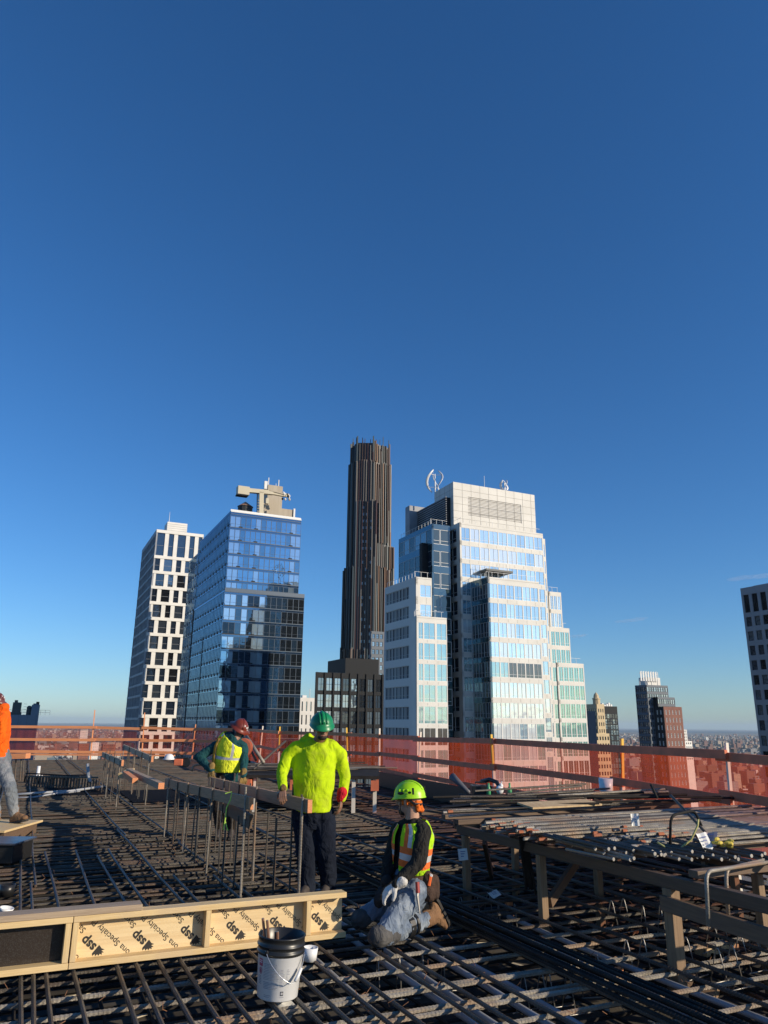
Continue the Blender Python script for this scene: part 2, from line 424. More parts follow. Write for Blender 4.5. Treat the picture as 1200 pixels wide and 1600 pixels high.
# ---- white lattice tower, left
def white_tower():
    rnd = random.Random(5)
    t0 = tY(245, 827, 235)
    m = mass((245,827), t0, (318,839), l=(220,881))
    T = Tower('white_lattice_tower', 'white gridded apartment tower with staggered dark windows, leftmost of the tall towers', 'building', (m.s0, m.t0))
    mb = MB(); m.core(mb, .45, 1, ir=.45)
    zt = m.zt; F = m.front()
    # top storey tall, then regular storeys
    rw = []; z = zt-1.0
    rw.append((z-7.6, z)); z -= 8.6
    while z > DET: rw.append((z-4.05, z)); z -= 5.0
    rw = rw[::-1]; n = len(rw)
    def cols(i):
        k = n-1-i; out = []; x = 0.35 if k % 2 else 1.1; w = (F.L-.4)
        wide = (k % 2 == 0); u = F.L/13.2
        if k == 0: x = .2
        while x < F.L-1.2:
            ww = (2.3 if wide else 1.45)*u
            out.append((x, min(x+ww, F.L-.25))); x += ww+1.05*u; wide = not wide
        return out
    lattice(T, mb, F, rw, cols, GZ, zt, lambda i, c: rnd.choice((0,0,1,2)), (1, (.45,), .1, .38), 0, .45, proud=.12)
    Fl = m.left(); nc = int(Fl.L/2.9)
    rl = rows_down(DET, zt-1.2, 3.45, .4, 2.75)
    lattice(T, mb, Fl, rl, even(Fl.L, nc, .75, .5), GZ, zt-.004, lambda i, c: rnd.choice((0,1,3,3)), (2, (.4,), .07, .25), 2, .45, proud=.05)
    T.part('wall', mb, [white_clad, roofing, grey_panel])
    # penthouse with panel joints, mast
    mb = MB(); c = L(ray_t(262, 815, m.t0+5)); r = L(ray_t(293, 819, m.t0+5))
    mb.box(c[0], r[0], m.t0+5, m.t0+11, m.zt, c[2])
    for k in range(1, 6): zz = m.zt+(c[2]-m.zt)*k/6; mb.box(c[0]-.04, r[0]+.04, m.t0+4.96, m.t0+11, zz-.04, zz+.04, 1)
    T.part('penthouse', mb, [white_clad, grey_panel])
    mb = MB(); mb.tube([(c[0]+.6, m.t0+6, c[2]), (c[0]+.6, m.t0+6, c[2]+3.8)], [.12,.04], 6); T.part('mast', mb, [mull_white])
    T.finish([glass('w_glass_a', (.012,.02,.035), .13), glass('w_glass_b', (.03,.04,.055), .2), glass('w_glass_c', (.006,.007,.01), .05), glass('w_glass_d', (.05,.07,.1), .3)], grey_panel)
white_tower()

# ---- blue glass hotel tower
def glass_tower():
    rnd = random.Random(11)
    t0 = tY(361, 798, 170)
    up = mass((361,798), t0, (471,812), l=(313,846))
    T = Tower('blue_glass_tower', 'blue curtain wall tower with a tan window cleaning crane on its roof', 'building', (up.s0, up.t0))
    p = L(ray_t(358.5, 921, t0-.5)); s1 = L(ray_t(476, 924, t0-.5))[0]
    low = Mass(up.s0-.25, s1, t0-.5, up.t1+.5, p[2]-.0)
    back = Mass(up.s0-.0, up.s1-2, up.t1+.7, L(ray_s(296, 876, up.s0))[1], L(ray_s(311, 863, up.s0))[2])
    lb = back
    mats_ = [mull_blue, dark_metal, glass('spandrel_blue', (.012,.035,.075), .25, gc=(.5,.75,1)), mat('slab_edge', (.09,.12,.16), .4, metal=.2), mull_white]
    mb = MB()
    up.core(mb, .2, 1); low.core(mb, .2, 1); back.core(mb, .2, 1)
    st = (1, (.3, .8), .045, .03)
    def front(m, zb, zt, pitch, dark):
        F = m.front(); n = 14; w = F.L/n
        zz = zt; r = 0
        while zz > max(zb, DET):
            z1 = zz-.55; z0 = max(zz-pitch, zb)
            F.box(mb, 0, F.L, z1, zz, -.2, .0, 2 if not dark else 2)
            F.box(mb, 0, F.L, zz-.12, zz, .0, .07, 3)
            if r % 3 == 2 or not dark: pass
            run = None
            for c in range(n):
                if dark:
                    if c >= n-4: g = 4 if (c+r) % 5 else 3
                    elif c in (0, 1): g = 2 if r % 3 != 2 else 4
                    elif c == 3: g = 2 if rnd.random() < .75 else 3
                    elif c in (5, 6): g = 2 if rnd.random() < .9 else 4
                    elif c in (2, 4): g = rnd.choice((3, 4, 3))
                    else: g = rnd.choice((1, 1, 3, 1)) if r % 4 else rnd.choice((3, 4))
                else:
                    g = 5 if c in (0, 1, 5) and rnd.random() < .75 else 5 if c in (12, 13) and rnd.random() < .8 else rnd.choice((0, 0, 0, 1))
                wd = w if c % 2 == 0 else w
                T.win(F, c*w+.01, (c+1)*w-.01, z0, z1, g, (1, (.3,), .05, .03))
            # small ventilation louvres
            for c in (1, 4, 11) if not dark else (4,):
                F.box(mb, c*w+w*.7, c*w+w*1.4, z0-.1, z0+.28, 0, .06, 1)
            if dark and r % 3 != 1: F.box(mb, 0, F.L*.5, z0-.1, z0+.15, .0, .05, 1)
            zz -= pitch; r += 1
        F.box(mb, 0, F.L, GZ, zz, -.2, 0, 2)
    front(up, low.zt, up.zt-.7, 3.2, False)
    front(low, GZ, low.zt-.5, 3.25, True)
    Fu = up.front(); Fu.box(mb, 0, Fu.L, up.zt-.7, up.zt-.25, -.2, .03, 2); Fu.box(mb, 0, Fu.L, up.zt-.25, up.zt, -.2, .12, 4)
    Fl_ = low.front(); Fl_.box(mb, 0, Fl_.L, low.zt-.5, low.zt+.35, -.2, .1, 3)
    # glass balustrade line in front of the setback
    for (m, zt, zb) in ((up, up.zt, low.zt), (low, low.zt, GZ), (back, back.zt, GZ)):
        F = m.left(); n = max(3, int(F.L/3.0)); w = F.L/n; zz = zt; r = 0
        while zz > max(zb, DET):
            z0 = max(zz-3.2, zb)
            F.box(mb, 0, F.L, zz-.5, zz, -.2, 0, 2)
            F.box(mb, 0, F.L, zz-.08, zz, 0, .05, 0)
            for c in range(n):
                T.win(F, c*w+.01, (c+1)*w-.01, z0, zz-.5, rnd.choice((6,6,7)), (2, (.28,), .05, .03))
                if m is not back or True: F.box(mb, c*w+w*.3, c*w+w*.62, z0-.3, z0+.34, .0, .07, 1)
            zz -= 3.2; r += 1
        if m is not up: F.box(mb, 0, F.L, GZ, zz, -.2, 0, 2)
    # dark vertical joints on the side
    Fb = low.left(); Fb.box(mb, 0, .55, GZ, low.zt, 0, .09, 1)
    Fb.box(mb, Fb.L*.42, Fb.L*.42+.25, GZ, low.zt-9, .0, .08, 1)
    mb.box(up.s0+.4, up.s1-1, up.t1, up.t1+.7, GZ, back.zt, 1)
    mb.box(up.s0, up.s1, up.t0+.3, up.t0+.6, up.zt, up.zt+.5, 4)
    T.part('wall', mb, mats_)
    T.finish([glass('g_blue', (.03,.08,.16), .5, gc=(.55,.80,1)), glass('g_blue2', (.02,.06,.12), .36, gc=(.55,.80,1)), glass('g_pale', (.30,.40,.46), .5, gc=(.55,.80,1)), glass('g_slate', (.012,.03,.055), .16, gc=(.55,.80,1)), glass('g_black', (.003,.007,.012), .06, gc=(.55,.80,1)), glass('g_paler', (.2,.28,.35), .5, gc=(.55,.80,1)), glass('g_side', (.13,.18,.22), .16, gc=(.55,.80,1)), glass('g_side2', (.10,.15,.19), .14, gc=(.55,.80,1))], mull_blue)
    # rooftop plant, water tank
    tan = mat('tan_metal', (.42,.36,.27), .6, c2=(.36,.30,.22), ns=1.2, stretch=(1,1,.1)); cream = mat('cream_paint', (.52,.46,.33), .5)
    zt = up.zt
    mb = MB(); tt = t0+7
    a = L(ray_t(419, 757, tt)); b = L(ray_t(442, 760, tt)); e = L(ray_t(460, 797, tt)); f0 = L(ray_t(412, 790, tt))
    mb.box(a[0], b[0], tt, tt+4, zt, a[2]); mb.box(b[0], e[0], tt+.02, tt+4, zt, e[2]); mb.box(f0[0], a[0], tt+.03, tt+4, zt, (zt+a[2])/2)
    for k in range(12):
        x = f0[0]+(e[0]-f0[0])*k/12; mb.box(x, x+.06, tt-.03, tt+.03, zt, zt+2.2, 1)
    mb.box(e[0]-.3, e[0]+.15, tt-.3, tt+.2, zt, e[2]+.3, 2)
    T.part('plant_room', mb, [tan, beige_panel, mull_white])
    mb = MB()
    for (px, h) in ((421, 2.2), (437, 2.0), (417, 1.2), (433, .9)):
        q = L(ray_t(px, 757, tt)); mb.tube([(q[0], tt+1, a[2]-.1), (q[0], tt+1, a[2]+h)], .14 if h > 1.5 else .08, 6)
    mb.box(a[0]-.9, a[0]-.1, tt+.2, tt+.9, a[2]-1.2, a[2]+.9)
    T.part('antenna', mb, [mull_white])
    mb = MB(); q = L(ray_t(383, 797, t0+6)); M = Matrix.Translation((q[0], t0+6, zt))
    mb.lathe([(0,.4),(1.75,.4),(1.85,3.0),(1.9,3.2)], 14, 0, M); mb.lathe([(2.0,3.15),(.1,4.5),(0,4.55)], 14, 1, M)
    for an in range(4): mb.box(q[0]+1.3*math.cos(an*1.57+.7)-.1, q[0]+1.3*math.cos(an*1.57+.7)+.1, t0+6+1.3*math.sin(an*1.57+.7)-.1, t0+6+1.3*math.sin(an*1.57+.7)+.1, zt, zt+.5, 0)
    T.part('water_tank', mb, [mat('tank_wood', (.04,.045,.05), .8), mat('tank_roof', (.35,.2,.13), .7)])
    # window cleaning crane: a thing of its own on the roof
    tc = t0+2.2
    def P(px, py): return L(ray_t(px, py, tc))
    base = P(407, 800)
    CR = thing('roof_crane', 'tan telescopic window cleaning crane with a box counterweight on the glass tower roof', 'crane', M=Matrix.Translation(G(base[0], tc, zt)) @ GM)
    def cpart(name, mb):
        Tm = WM[CR.name].inverted() @ GM; mb.v = [tuple(Tm @ Vector(v)) for v in mb.v]; mb.build(name, [cream, dark_metal, mull_white, tan], CR, M=WM[CR.name])
    q0, q1 = P(371, 760), P(388, 775)
    mb = MB(); mb.box(q0[0], q1[0], tc-1, tc+1, q1[2], q0[2]); mb.box(q0[0]-.15, q1[0]-.2, tc-.9, tc+.9, q1[2]-.3, q1[2], 1); cpart('counterweight', mb)
    j0, j1, j2 = P(387.5, 766.5), P(425, 770), P(445, 774)
    mb = MB(); mb.bar((j0[0], tc, j0[2]), (j1[0]+.2, tc, j1[2]-.0), 1.1, 1.0); mb.bar((j1[0]-1, tc, j1[2]), (j2[0], tc, j2[2]), .8, .75, 0)
    mb.bar((P(420,765)[0], tc-.02, P(420,765)[2]-.3), (P(445,771)[0], tc-.02, P(445,771)[2]-.4), 1.2, .25, 3); cpart('jib', mb)
    mb = MB(); b0, b1 = P(408, 799), P(408, 771)
    mb.bar((b0[0], tc, zt), (b1[0], tc, b1[2]+.3), 1.1, 1.1); mb.tube([(b0[0]-.95, tc, zt), (b1[0]-.95, tc, b1[2])], .14, 6, 1)
    for k in range(6): mb.box(b0[0]-1.1, b0[0]-.6, tc-.5, tc-.3, zt+.5+k*.7, zt+.65+k*.7, 0)
    mb.box(b0[0]-1.5, b0[0]+1.6, tc-1.2, tc+1.2, zt, zt+.5, 3); mb.box(b0[0]+.9, b0[0]+1.6, tc-.8, tc+.4, b1[2]-2.6, b1[2]-1.2, 0); cpart('mast', mb)
    mb = MB(); r2 = random.Random(2)
    for k in range(16):
        q = P(r2.uniform(440, 452), r2.uniform(770, 782)); mb.ell((q[0], tc+r2.uniform(-.5,.5), q[2]), (.28,.28,.35), m=r2.choice((0,2,2,1)), n=8, k=5)
    mb.bar((P(440,770)[0], tc, P(440,770)[2]), (P(452,773)[0], tc, P(452,773)[2]), .3, .3, 0); cpart('cable_head', mb)
glass_tower()

# ---- tall dark fluted tower
def dark_tower():
    rnd = random.Random(21); Y = 430
    cols_ = [mat('fin_black', (.012,.012,.014), .45, metal=.4), mat('fin_bronze', (.13,.075,.048), .45, metal=.4), mat('fin_stone', (.22,.19,.155), .5),
             mat('fin_brown', (.07,.032,.025), .5), mat('fin_green_grey', (.09,.11,.11), .45)]
    wallm = mat('dark_facade', (.02,.022,.026), .4, metal=.2)
    base = at(575, 1134, Y)
    root = thing('fluted_skyscraper', 'very tall dark fluted skyscraper with bronze fins and a spiked crown', 'building', loc=Vector((base.x, base.y, GZ)))
    def X(px, py, y=Y): return at(px, py, y)
    # tier: top pixel row, then x at left edge, left bend, right bend, right edge and depth offsets
    tiers = [(692, 549.5, 558.5, 583.5, 608, 0, 9), (722, 546.5, 558, 584, 610, -1.2, 10), (785, 546, 559, 586, 609.5, -2.6, 11), (849, 545, 559, 586, 614, -1.0, 12), (888, 538, 552, 588, 613, -2.2, 12), (1015, 533, 550, 590, 620, -3.2, 13)]
    mb = MB(); fins = []
    for k, (py, xl, xa, xb, xr, off, dl) in enumerate(tiers):
        zt = X(575, py).z
        # real columns: use horizon-level x so that edges stay vertical
        def col(px, y): p = at(px, py, y); return (p.x, p.y)
        A, B_, C_, D_ = col(xl, Y+off+9), col(xa, Y+off), col(xb, Y+off), col(xr, Y+off+9)
        if k == 2: A = col(557, Y+off+3); D_ = col(590, Y+off+3)
        bk = Y+off+26
        poly = [A, B_, C_, D_, (D_[0]+1, bk), (A[0]-1, bk)]
        mb.prism(poly, GZ, zt, 0)
        zlo = X(575, 1046).z if k < 5 else GZ
        for (p, q, nm) in ((A, B_, 'l'), (B_, C_, 'c'), (C_, D_, 'r')):
            ln = math.dist(p, q); n = max(1, int(ln/1.45))
            dx, dy = (q[0]-p[0])/ln, (q[1]-p[1])/ln; nx, ny = dy, -dx
            for i in range(n+1):
                f = i/n if n else 0
                cx, cy = p[0]+(q[0]-p[0])*f, p[1]+(q[1]-p[1])*f
                edge = i in (0, n)
                top = zt + (rnd.uniform(2.0, 5.0) if (edge and k == 0) else rnd.uniform(-3, 2.8) if k == 0 else rnd.uniform(-1, 1.5))
                mi = rnd.choice((0, 0, 4)) if nm == 'l' else rnd.choice((0, 1, 2, 1, 3, 4, 2)) if nm == 'c' else rnd.choice((2, 1, 0, 2, 4))  # face shading put into colour: dark fins left, paler ones right
                pr = rnd.uniform(.5, 1.1)
                fins.append((cx, cy, nx, ny, dx, dy, pr, rnd.uniform(.16, .34) if not edge else .42, top, mi, k))
    # recessed dark window strips and sky gaps
    mb.build('shaft', [wallm, roofing], root, world=True)
    for (cx, cy, nx, ny, dx, dy, pr, hw, top, mi, k) in fins:
        zb = tiers_zb(k) if False else (GZ if k else 20)
        f = MB()
        segs = [(zb, top, mi)]
        if rnd.random() < .45:
            zm = top-rnd.uniform(10, 60); segs = [(zb, zm, mi), (zm, top, (mi+1) % 5)]
        for (a, b, m_) in segs:
            vs = []
            for z in (a, b):
                for (u, v) in ((-hw,-.3), (hw,-.3), (hw*.8, pr), (-hw*.8, pr)): vs.append((cx+dx*u+nx*v, cy+dy*u+ny*v, z))
            f.add(vs, [(0,1,5,4),(1,2,6,5),(2,3,7,6),(3,0,4,7),(4,5,6,7)], m_)
        f.build('fin', cols_, root, world=True)
    wn = MB()
    for r in range(30):
        z = 4+r*4.2
        for px, dd in ((566, -2.9), (571.5, -2.9), (579, -2.9)):
            if rnd.random() < .5: continue
            p = at(px, 900, Y-2.9); wn.box(p.x-.5, p.x+.5, Y-2.9-.35, Y-2.3, z, z+1.7)
    wn.build('window', [glass('dt_glass', (.03,.035,.04), .12)], root, world=True)
    # crown rods
    for k in range(9):
        px = 551+k*7.0+rnd.uniform(-2,2); p = at(px, 692, Y+rnd.uniform(2, 14)); z = p.z
        f = MB(); f.tube([(p.x, p.y, z-3), (p.x, p.y, z+rnd.uniform(1.5,5.0))], .22, 6); f.build('crown_rod', [cols_[rnd.choice((0,1,4))]], root, world=True)
dark_tower()

# ---- stepped tower with white panels, right of centre
def stepped_tower():
    rnd = random.Random(31)
    t7 = tY(762, 901, 122)
    m7 = mass((762,901), t7, (842,909.5), l=(736,911.5))
    t2 = m7.t1
    m2 = mass((718,816), t2, (848,833), depth=22)
    m2b = Mass(m2.s1-.0, L(ray_t(851.5, 842, t2+1.2))[0], t2+1.2, t2+20, L(ray_t(851, 842, t2+1.2))[2])
    t1 = t2+2.4
    m1 = mass((708,752.7), t1, (835,774), l=(701.0,756.8))
    m1 = Mass(m1.s0, m1.s1, m1.t0, m1.t0+7, m1.zt)
    t3 = t1-.8; t4 = t3-4.2; t5 = t4-1.8
    m5 = mass((651,962), t5, (698,966), depth=1.8)
    m4 = mass((650,901), t4, (674.6,904.5), l=(601,915.5))
    m3 = mass((674.6,818), t3, (703,821), l=(623,838.5))
    T = Tower('stepped_tower', 'wide stepped tower of cream panels and ribbon windows with wind turbines on top', 'building', (m7.s0, m7.t0))
    MT = [beige_panel, roofing, grey_panel, dark_metal, mat('panel_joint', (.38,.36,.32), .8), mat('shade_panel', (.60,.58,.54), .6), glass('spandrel_teal', (.012,.040,.050), .14, gc=(.6,.85,1))]
    GL = [glass('s_blue', (.16,.25,.32), .52, gc=(.86,.98,1)), glass('s_pale', (.40,.47,.48), .62, gc=(.86,.98,1)), glass('s_green', (.13,.28,.25), .42, gc=(.86,.98,1)), glass('s_darkgreen', (.03,.07,.07), .25, gc=(.86,.98,1)), glass('s_brown', (.06,.05,.04), .12, gc=(.86,.98,1)), glass('s_navy', (.02,.035,.06), .22, gc=(.86,.98,1)), glass('s_white', (.6,.62,.62), .4, gc=(.86,.98,1)), glass('s_side', (.008,.014,.03), .04, gc=(.86,.98,1)), glass('s_teal', (.006,.022,.028), .10, gc=(.86,.98,1)), glass('s_greener', (.10,.26,.22), .34, gc=(.75,1,.92))]  # white and pale panes carry bright glare in their base colour
    def joints(mb, F, z0, z1, step=1.9, rowsz=()):
        x = step
        while x < F.L-.2: F.box(mb, x-.025, x+.025, z0, z1, 0, .02, 4); x += step
        for z in rowsz: F.box(mb, 0, F.L, z-.025, z+.025, 0, .022, 4)
    # S1 mechanical block with louvred recess
    mb = MB(); F = m1.front(); z0 = m2.zt-1
    m1.core(mb, .6, 0, il=0)
    a0 = L(ray_t(731, 778, t1))[0]-m1.s0; a1 = L(ray_t(814, 790, t1))[0]-m1.s0
    zt_, zb_ = L(ray_t(731, 776, t1))[2], L(ray_t(731, 806, t1))[2]
    F.box(mb, 0, a0, GZ, m1.zt, -.6, 0); F.box(mb, a1, F.L, GZ, m1.zt, -.6, 0); F.box(mb, a0, a1, zt_, m1.zt, -.6, 0); F.box(mb, a0, a1, GZ, zb_, -.6, 0)
    n = 14
    for k in range(n):
        z = zb_+(zt_-zb_)*k/n; F.box(mb, a0, a1, z, z+(zt_-zb_)/n*.72, -.55, -.08, 5)
    joints(mb, F, z0, m1.zt, 1.9, [m1.zt-1.35*k for k in range(1, 7)])
    Fl = m1.left(); joints(mb, Fl, z0, m1.zt, 1.9, [m1.zt-1.35*k for k in range(1, 9)])
    T.part('mechanical_block', mb, MT)
    # louvred dark block behind-left
    mb = MB(); s0 = L(ray_t(650, 787, t1+3))[0]
    tb = t1+2.5; c = L(ray_t(641, 789, tb+6)); 
    pz = L(ray_s(701, 771, m1.s0-.02))
    sl_ = m3.s0+1.5; zt9 = L(ray_s(674, 783, sl_))[2]
    lv = Mass(m1.s0-2.2, m1.s0, m1.t0+1.5, 0, 0)
    # its long side faces left: from near the block back along the street
    pn, pf = L(ray_s(700, 775, m1.s0-.9)), L(ray_s(652, 797, m1.s0-.9))
    lm = Mass(m1.s0-.9, m1.s0+9, t1+1, pf[1], pn[2])
    lm.core(mb, .1, 3)
    Fq = lm.left()
    z = lm.zt-8.5
    while z < lm.zt: Fq.box(mb, 0, Fq.L, z, z+.16, -.1, .12, 2); z += .42
    T.part('louvre_block', mb, MT)
    mb = MB(); pc = L(ray_s(641, 789, m1.s0-2.6)); mb.box(m1.s0-2.6, m1.s0+1, lm.t1, lm.t1+1.8, m3.zt-3, pc[2]); T.part('stair_tower', mb, [grey_panel])
    # main bodies
    def body(m, name, pitch, first, h, front_cols, st, gl, wm=0, left=None, det=DET, jt=True, ir=0):
        mb = MB(); m.core(mb, .35, 3, ir=ir)
        rw = rows_down(det, m.zt, pitch, first, h)
        if front_cols: lattice(T, mb, m.front(), rw, front_cols, GZ, m.zt, gl, st, wm, .35)
        else: m.front().box(mb, 0, m.front().L, GZ, m.zt, -.35, 0, wm)
        F = m.front()
        if jt:
            zs = [m.zt]+[r[0] for r in rw[::-1]]
            for r in rw[::-1]:
                x = 1.9
                while x < F.L-.2: F.box(mb, x-.02, x+.02, r[0]-(pitch-h)+.12, r[0]-.12, 0, .015, 4); x += 1.9
            F.box(mb, 0, F.L, m.zt-.3, m.zt-.26, 0, .02, 4)
        Fl = m.left()
        if left: lattice(T, mb, Fl, rw, left[0], GZ, m.zt-.003, left[1], left[2], left[3] if len(left) > 3 else wm, .35)
        else: Fl.box(mb, 0, Fl.L, GZ, m.zt-.003, -.35, 0, wm)
        T.part(name, mb, MT)
        # roof edge rail
        rb = MB()
        for (FF) in (F, Fl):
            k = 0
            while k < FF.L-.1: FF.box(rb, k, k+.04, m.zt, m.zt+.95, -.55, -.5, 0); k += 1.2
            FF.box(rb, 0, FF.L-.3, m.zt+.95, m.zt+.99, -.54, -.5, 0)
        T.part('roof_rail', rb, [mull_white])
        return rw
    P7, H7 = 3.22, 2.42
    st = (2, (.2,), .05, .07)
    n2 = 9
    def g2(i, c): return rnd.choice((0, 0, 1, 1, 6))
    # shared storey levels
    body(m2, 'main_block', P7, .85, H7, even(m2.s1-m2.s0, n2, .08, .2), st, g2, 0, left=(even(22, 5, .6, 1.2), lambda i, c: 5, (2, (.3,), .08, .25)))
    body(m2b, 'side_bay', P7, 1.1, H7, even(m2b.s1-m2b.s0, 1, .1, .15), st, g2, 0, jt=False)
    nrow7 = [0]
    def g7(i, c):
        k = n7-1-i
        if k == 4: return 2 if c < 2.9 else 4
        if k in (5, 6): return 6 if rnd.random() < .7 else 1
        if k >= 7: return rnd.choice((1, 0, 6, 2))
        return rnd.choice((0, 1, 1, 6)) if k > 1 else rnd.choice((0, 0, 1))
    n7 = len(rows_down(DET, m7.zt, P7, 1.3, H7))
    body(m7, 'projecting_block', P7, 1.1, H7, even(m7.s1-m7.s0, 6, .1, .3), st, g7, 0, left=(even(m7.t1-m7.t0, 3, .1, .1), lambda i, c: 7 if i > n7-5 else rnd.choice((3, 7, 8)), (2, (.3,), .05, .1), 6))
    body(m5, 'bay_block', P7, 1.0, 2.6, [(.15, 1.15), (1.3, m5.s1-m5.s0-2.2), (m5.s1-m5.s0-1.9, m5.s1-m5.s0-.1)], st, lambda i, c: 4 if (i % 9) == 6 else 2, 0)
    body(m4, 'left_block', P7, 1.25, 2.0, [(.75, m4.s1-m4.s0-.15)], st, lambda i, c: rnd.choice((0, 1)), 0,
         left=([(.6+k*1.28, .6+k*1.28+1.2) for k in range(max(1, int((m4.t1-m4.t0-2.6)/1.28)))], lambda i, c: rnd.choice((7, 7, 5)), (2, (.28,), .05, .22), 5))
    body(m3, 'glass_block', 3.9, .9, 2.7, [(.1, 1.6), (1.7, m3.s1-m3.s0)], (1, (.25,), .08, .1), lambda i, c: 8, 6,
         left=(even(m3.t1-m3.t0, 6, .12, .1), lambda i, c: rnd.choice((8, 8, 8, 5)), (1, (.3,), .04, .06), 6), jt=False)
    # stepped wings on the right
    z8 = [((857,924), 876.5, 925.6), ((858,979.5), 889.5, 981), ((870,1035), 912, 1039)]
    prev = m2b.s1; tt = t2+1.6
    for k, (c, rx, ry) in enumerate(z8):
        tq = tt-.15*k
        mm = mass(c, tq, (rx, ry), depth=14-2*k)
        body(mm, 'stepped_wing', P7, .75, 2.55, even(mm.s1-mm.s0, 3 + k, .1, .2), (2, (.2,), .05, .07), (lambda i, c_, k=k: rnd.choice((1, 0)) if k == 0 else (4 if (i % 8) == 5 and k == 2 else 9)), 0, jt=False)
    # recess wall between left and projecting blocks
    mb = MB(); mb.box(m5.s1-.5, m2.s0-.02, m2.t0+3.0, m2.t0+4, GZ, m1.zt-12, 3)
    T.part('recess_wall', mb, MT)
    # hanging balcony
    mb = MB(); b0 = L(ray_t(760, 888, t2-2.2)); b1 = L(ray_t(797, 890, t2-2.2))
    mb.box(b0[0], b1[0]+.6, t2-2.2, t2-.05, b0[2]-.35, b0[2]); T.part('balcony', mb, [mat('balcony_slab', (.16,.16,.15), .7)])
    mb = MB()
    for k in range(8): x = b0[0]+(b1[0]-b0[0])*k/7; mb.box(x, x+.04, t2-2.18, t2-2.12, b0[2], b0[2]+1.1)
    mb.box(b0[0], b1[0]+.3, t2-2.18, t2-2.12, b0[2]+1.1, b0[2]+1.15); T.part('balcony_rail', mb, [mull_white])
    T.finish(GL, mull_white, cap=95)
    # wind turbines: helical blades on a shaft
    def turbine(px, py, tdep, H, lab, tilt=0):
        p = ray_t(px, py, tdep)
        root = thing('wind_turbine', lab, 'wind turbine', loc=p, group='rooftop wind turbines')
        ms = [mat('turbine_white', (.7,.7,.7), .35)]
        mb = MB(); mb.tube([p, p+Vector((0,0,H*1.15))], [.14,.1], 8); mb.build('pole', ms, root, world=True)
        for b in range(3):
            pts = []; rs = []
            for i in range(13):
                u = i/12; z = H*.35+u*H*.95; rr_ = H*.36*math.sin(math.pi*(.08+.84*u))**.7; an = tilt+b*2.094+u*1.5
                pts.append(p+Vector((rr_*math.cos(an), rr_*math.sin(an), z))); rs.append(.10+.17*math.sin(math.pi*u))
            mb = MB(); mb.tube(pts, rs, 8, ry=[x*.35 for x in rs]); mb.build('blade', ms, root, world=True, smooth=True)
            mb = MB()
            for u in (.22, .78):
                z = H*.35+u*H*.95; rr_ = H*.36*math.sin(math.pi*(.08+.84*u))**.7; an = tilt+b*2.094+u*1.5
                mb.bar(p+Vector((0,0,z)), p+Vector((rr_*math.cos(an), rr_*math.sin(an), z)), .1, .06)
            mb.build('strut', ms, root, world=True)
    turbine(680, 781, t1+9, 4.6, 'large white helical wind turbine turned upright on the stepped tower roof', .6)
    turbine(789, 772, t1+5.5, 2.2, 'small half hidden wind turbine behind the cream roof parapet', 2.1)
    mb = MB(); p = ray_t(757, 762, t1+4); mb.tube([p, p+Vector((0,0,2.4))], .05, 5); 
    for k in range(14):
        q = ray_t(716+k*3.2, 757+k*.55, t1+2); mb.box(q.x-.02, q.x+.02, q.y-.02, q.y+.02, q.z-.5, q.z+.25)
    mb.build('roof_antenna', [mull_white], label='thin white antenna and rail posts on the cream roof', cat='antenna')
stepped_tower()
# ---- smaller and farther buildings
def block(name, label, c, Y, rx, ly=None, depth=20, wallm=None, glassm=None, colsn=5, pitch=3.3, hh=2.0, sidem=None, nv=1, gap=.7, leftcols=True, cap=80, zb=GZ, top=1.2, frame=None, det=-30):
    t0 = tY(c[0], c[1], Y); m = mass(c, t0, rx, l=ly, depth=None if ly else depth)
    T = Tower(name, label, 'building', (m.s0, m.t0)); mb = MB(); m.core(mb, .3, 2, ir=.3)
    F = m.front(); rw = rows_down(det, m.zt, pitch, top, hh); rnd = random.Random(hash(label) % 1000 if False else len(label))
    lattice(T, mb, F, rw, even(F.L, colsn, gap, gap), GZ, m.zt, lambda i, cc: rnd.randrange(len(glassm)), (nv, (.5,), .12, .2), 0, .3)
    Fl = m.left(); nl = max(1, int(Fl.L/(F.L/colsn)))
    lattice(T, mb, Fl, rw, even(Fl.L, nl, gap, gap), GZ, m.zt-.003, lambda i, cc: rnd.randrange(len(glassm)), (nv, (.5,), .12, .2), 1, .3)
    Fr = m.right(); Fr.box(mb, .3, Fr.L, GZ, m.zt-.006, -.3, 0, 1)
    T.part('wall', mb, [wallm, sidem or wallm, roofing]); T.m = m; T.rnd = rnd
    T.fin = lambda: T.finish(glassm, frame or mull_dark, cap=cap)
    return T
gA = glass('far_glass_a', (.03,.05,.07), .25); gB = glass('far_glass_b', (.12,.16,.18), .35); gC = glass('far_glass_c', (.008,.012,.016), .1); gT = glass('far_teal', (.03,.08,.085), .3)
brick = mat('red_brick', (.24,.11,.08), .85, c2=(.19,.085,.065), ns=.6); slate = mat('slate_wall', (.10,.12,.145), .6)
cream_stone = mat('cream_stone', (.58,.46,.28), .7, c2=(.5,.39,.23), ns=.4)
def low_black():
    T = block('black_framed_building', 'low black framed glass building at the foot of the fluted skyscraper', (495,1050), 235, (598,1056), ly=(493,1050.5), wallm=dark_metal, glassm=[gA, gB, gC, gB], colsn=8, pitch=5.0, hh=4.0, nv=2, gap=.5, top=1.6, frame=dark_metal)
    m = T.m; mb = MB(); a = L(ray_t(540, 1028, m.t0+4)); b = L(ray_t(592, 1033, m.t0+4))
    mb.box(a[0], b[0], m.t0+4, m.t0+20, m.zt, a[2])
    for k in range(9): x = m.s0+k*(m.s1-m.s0)/8; mb.box(x-.3, x+.3, m.t0-.35, m.t0-.01, GZ, m.zt)
    T.part('dark_roof_block', mb, [dark_metal]); T.fin()
low_black()
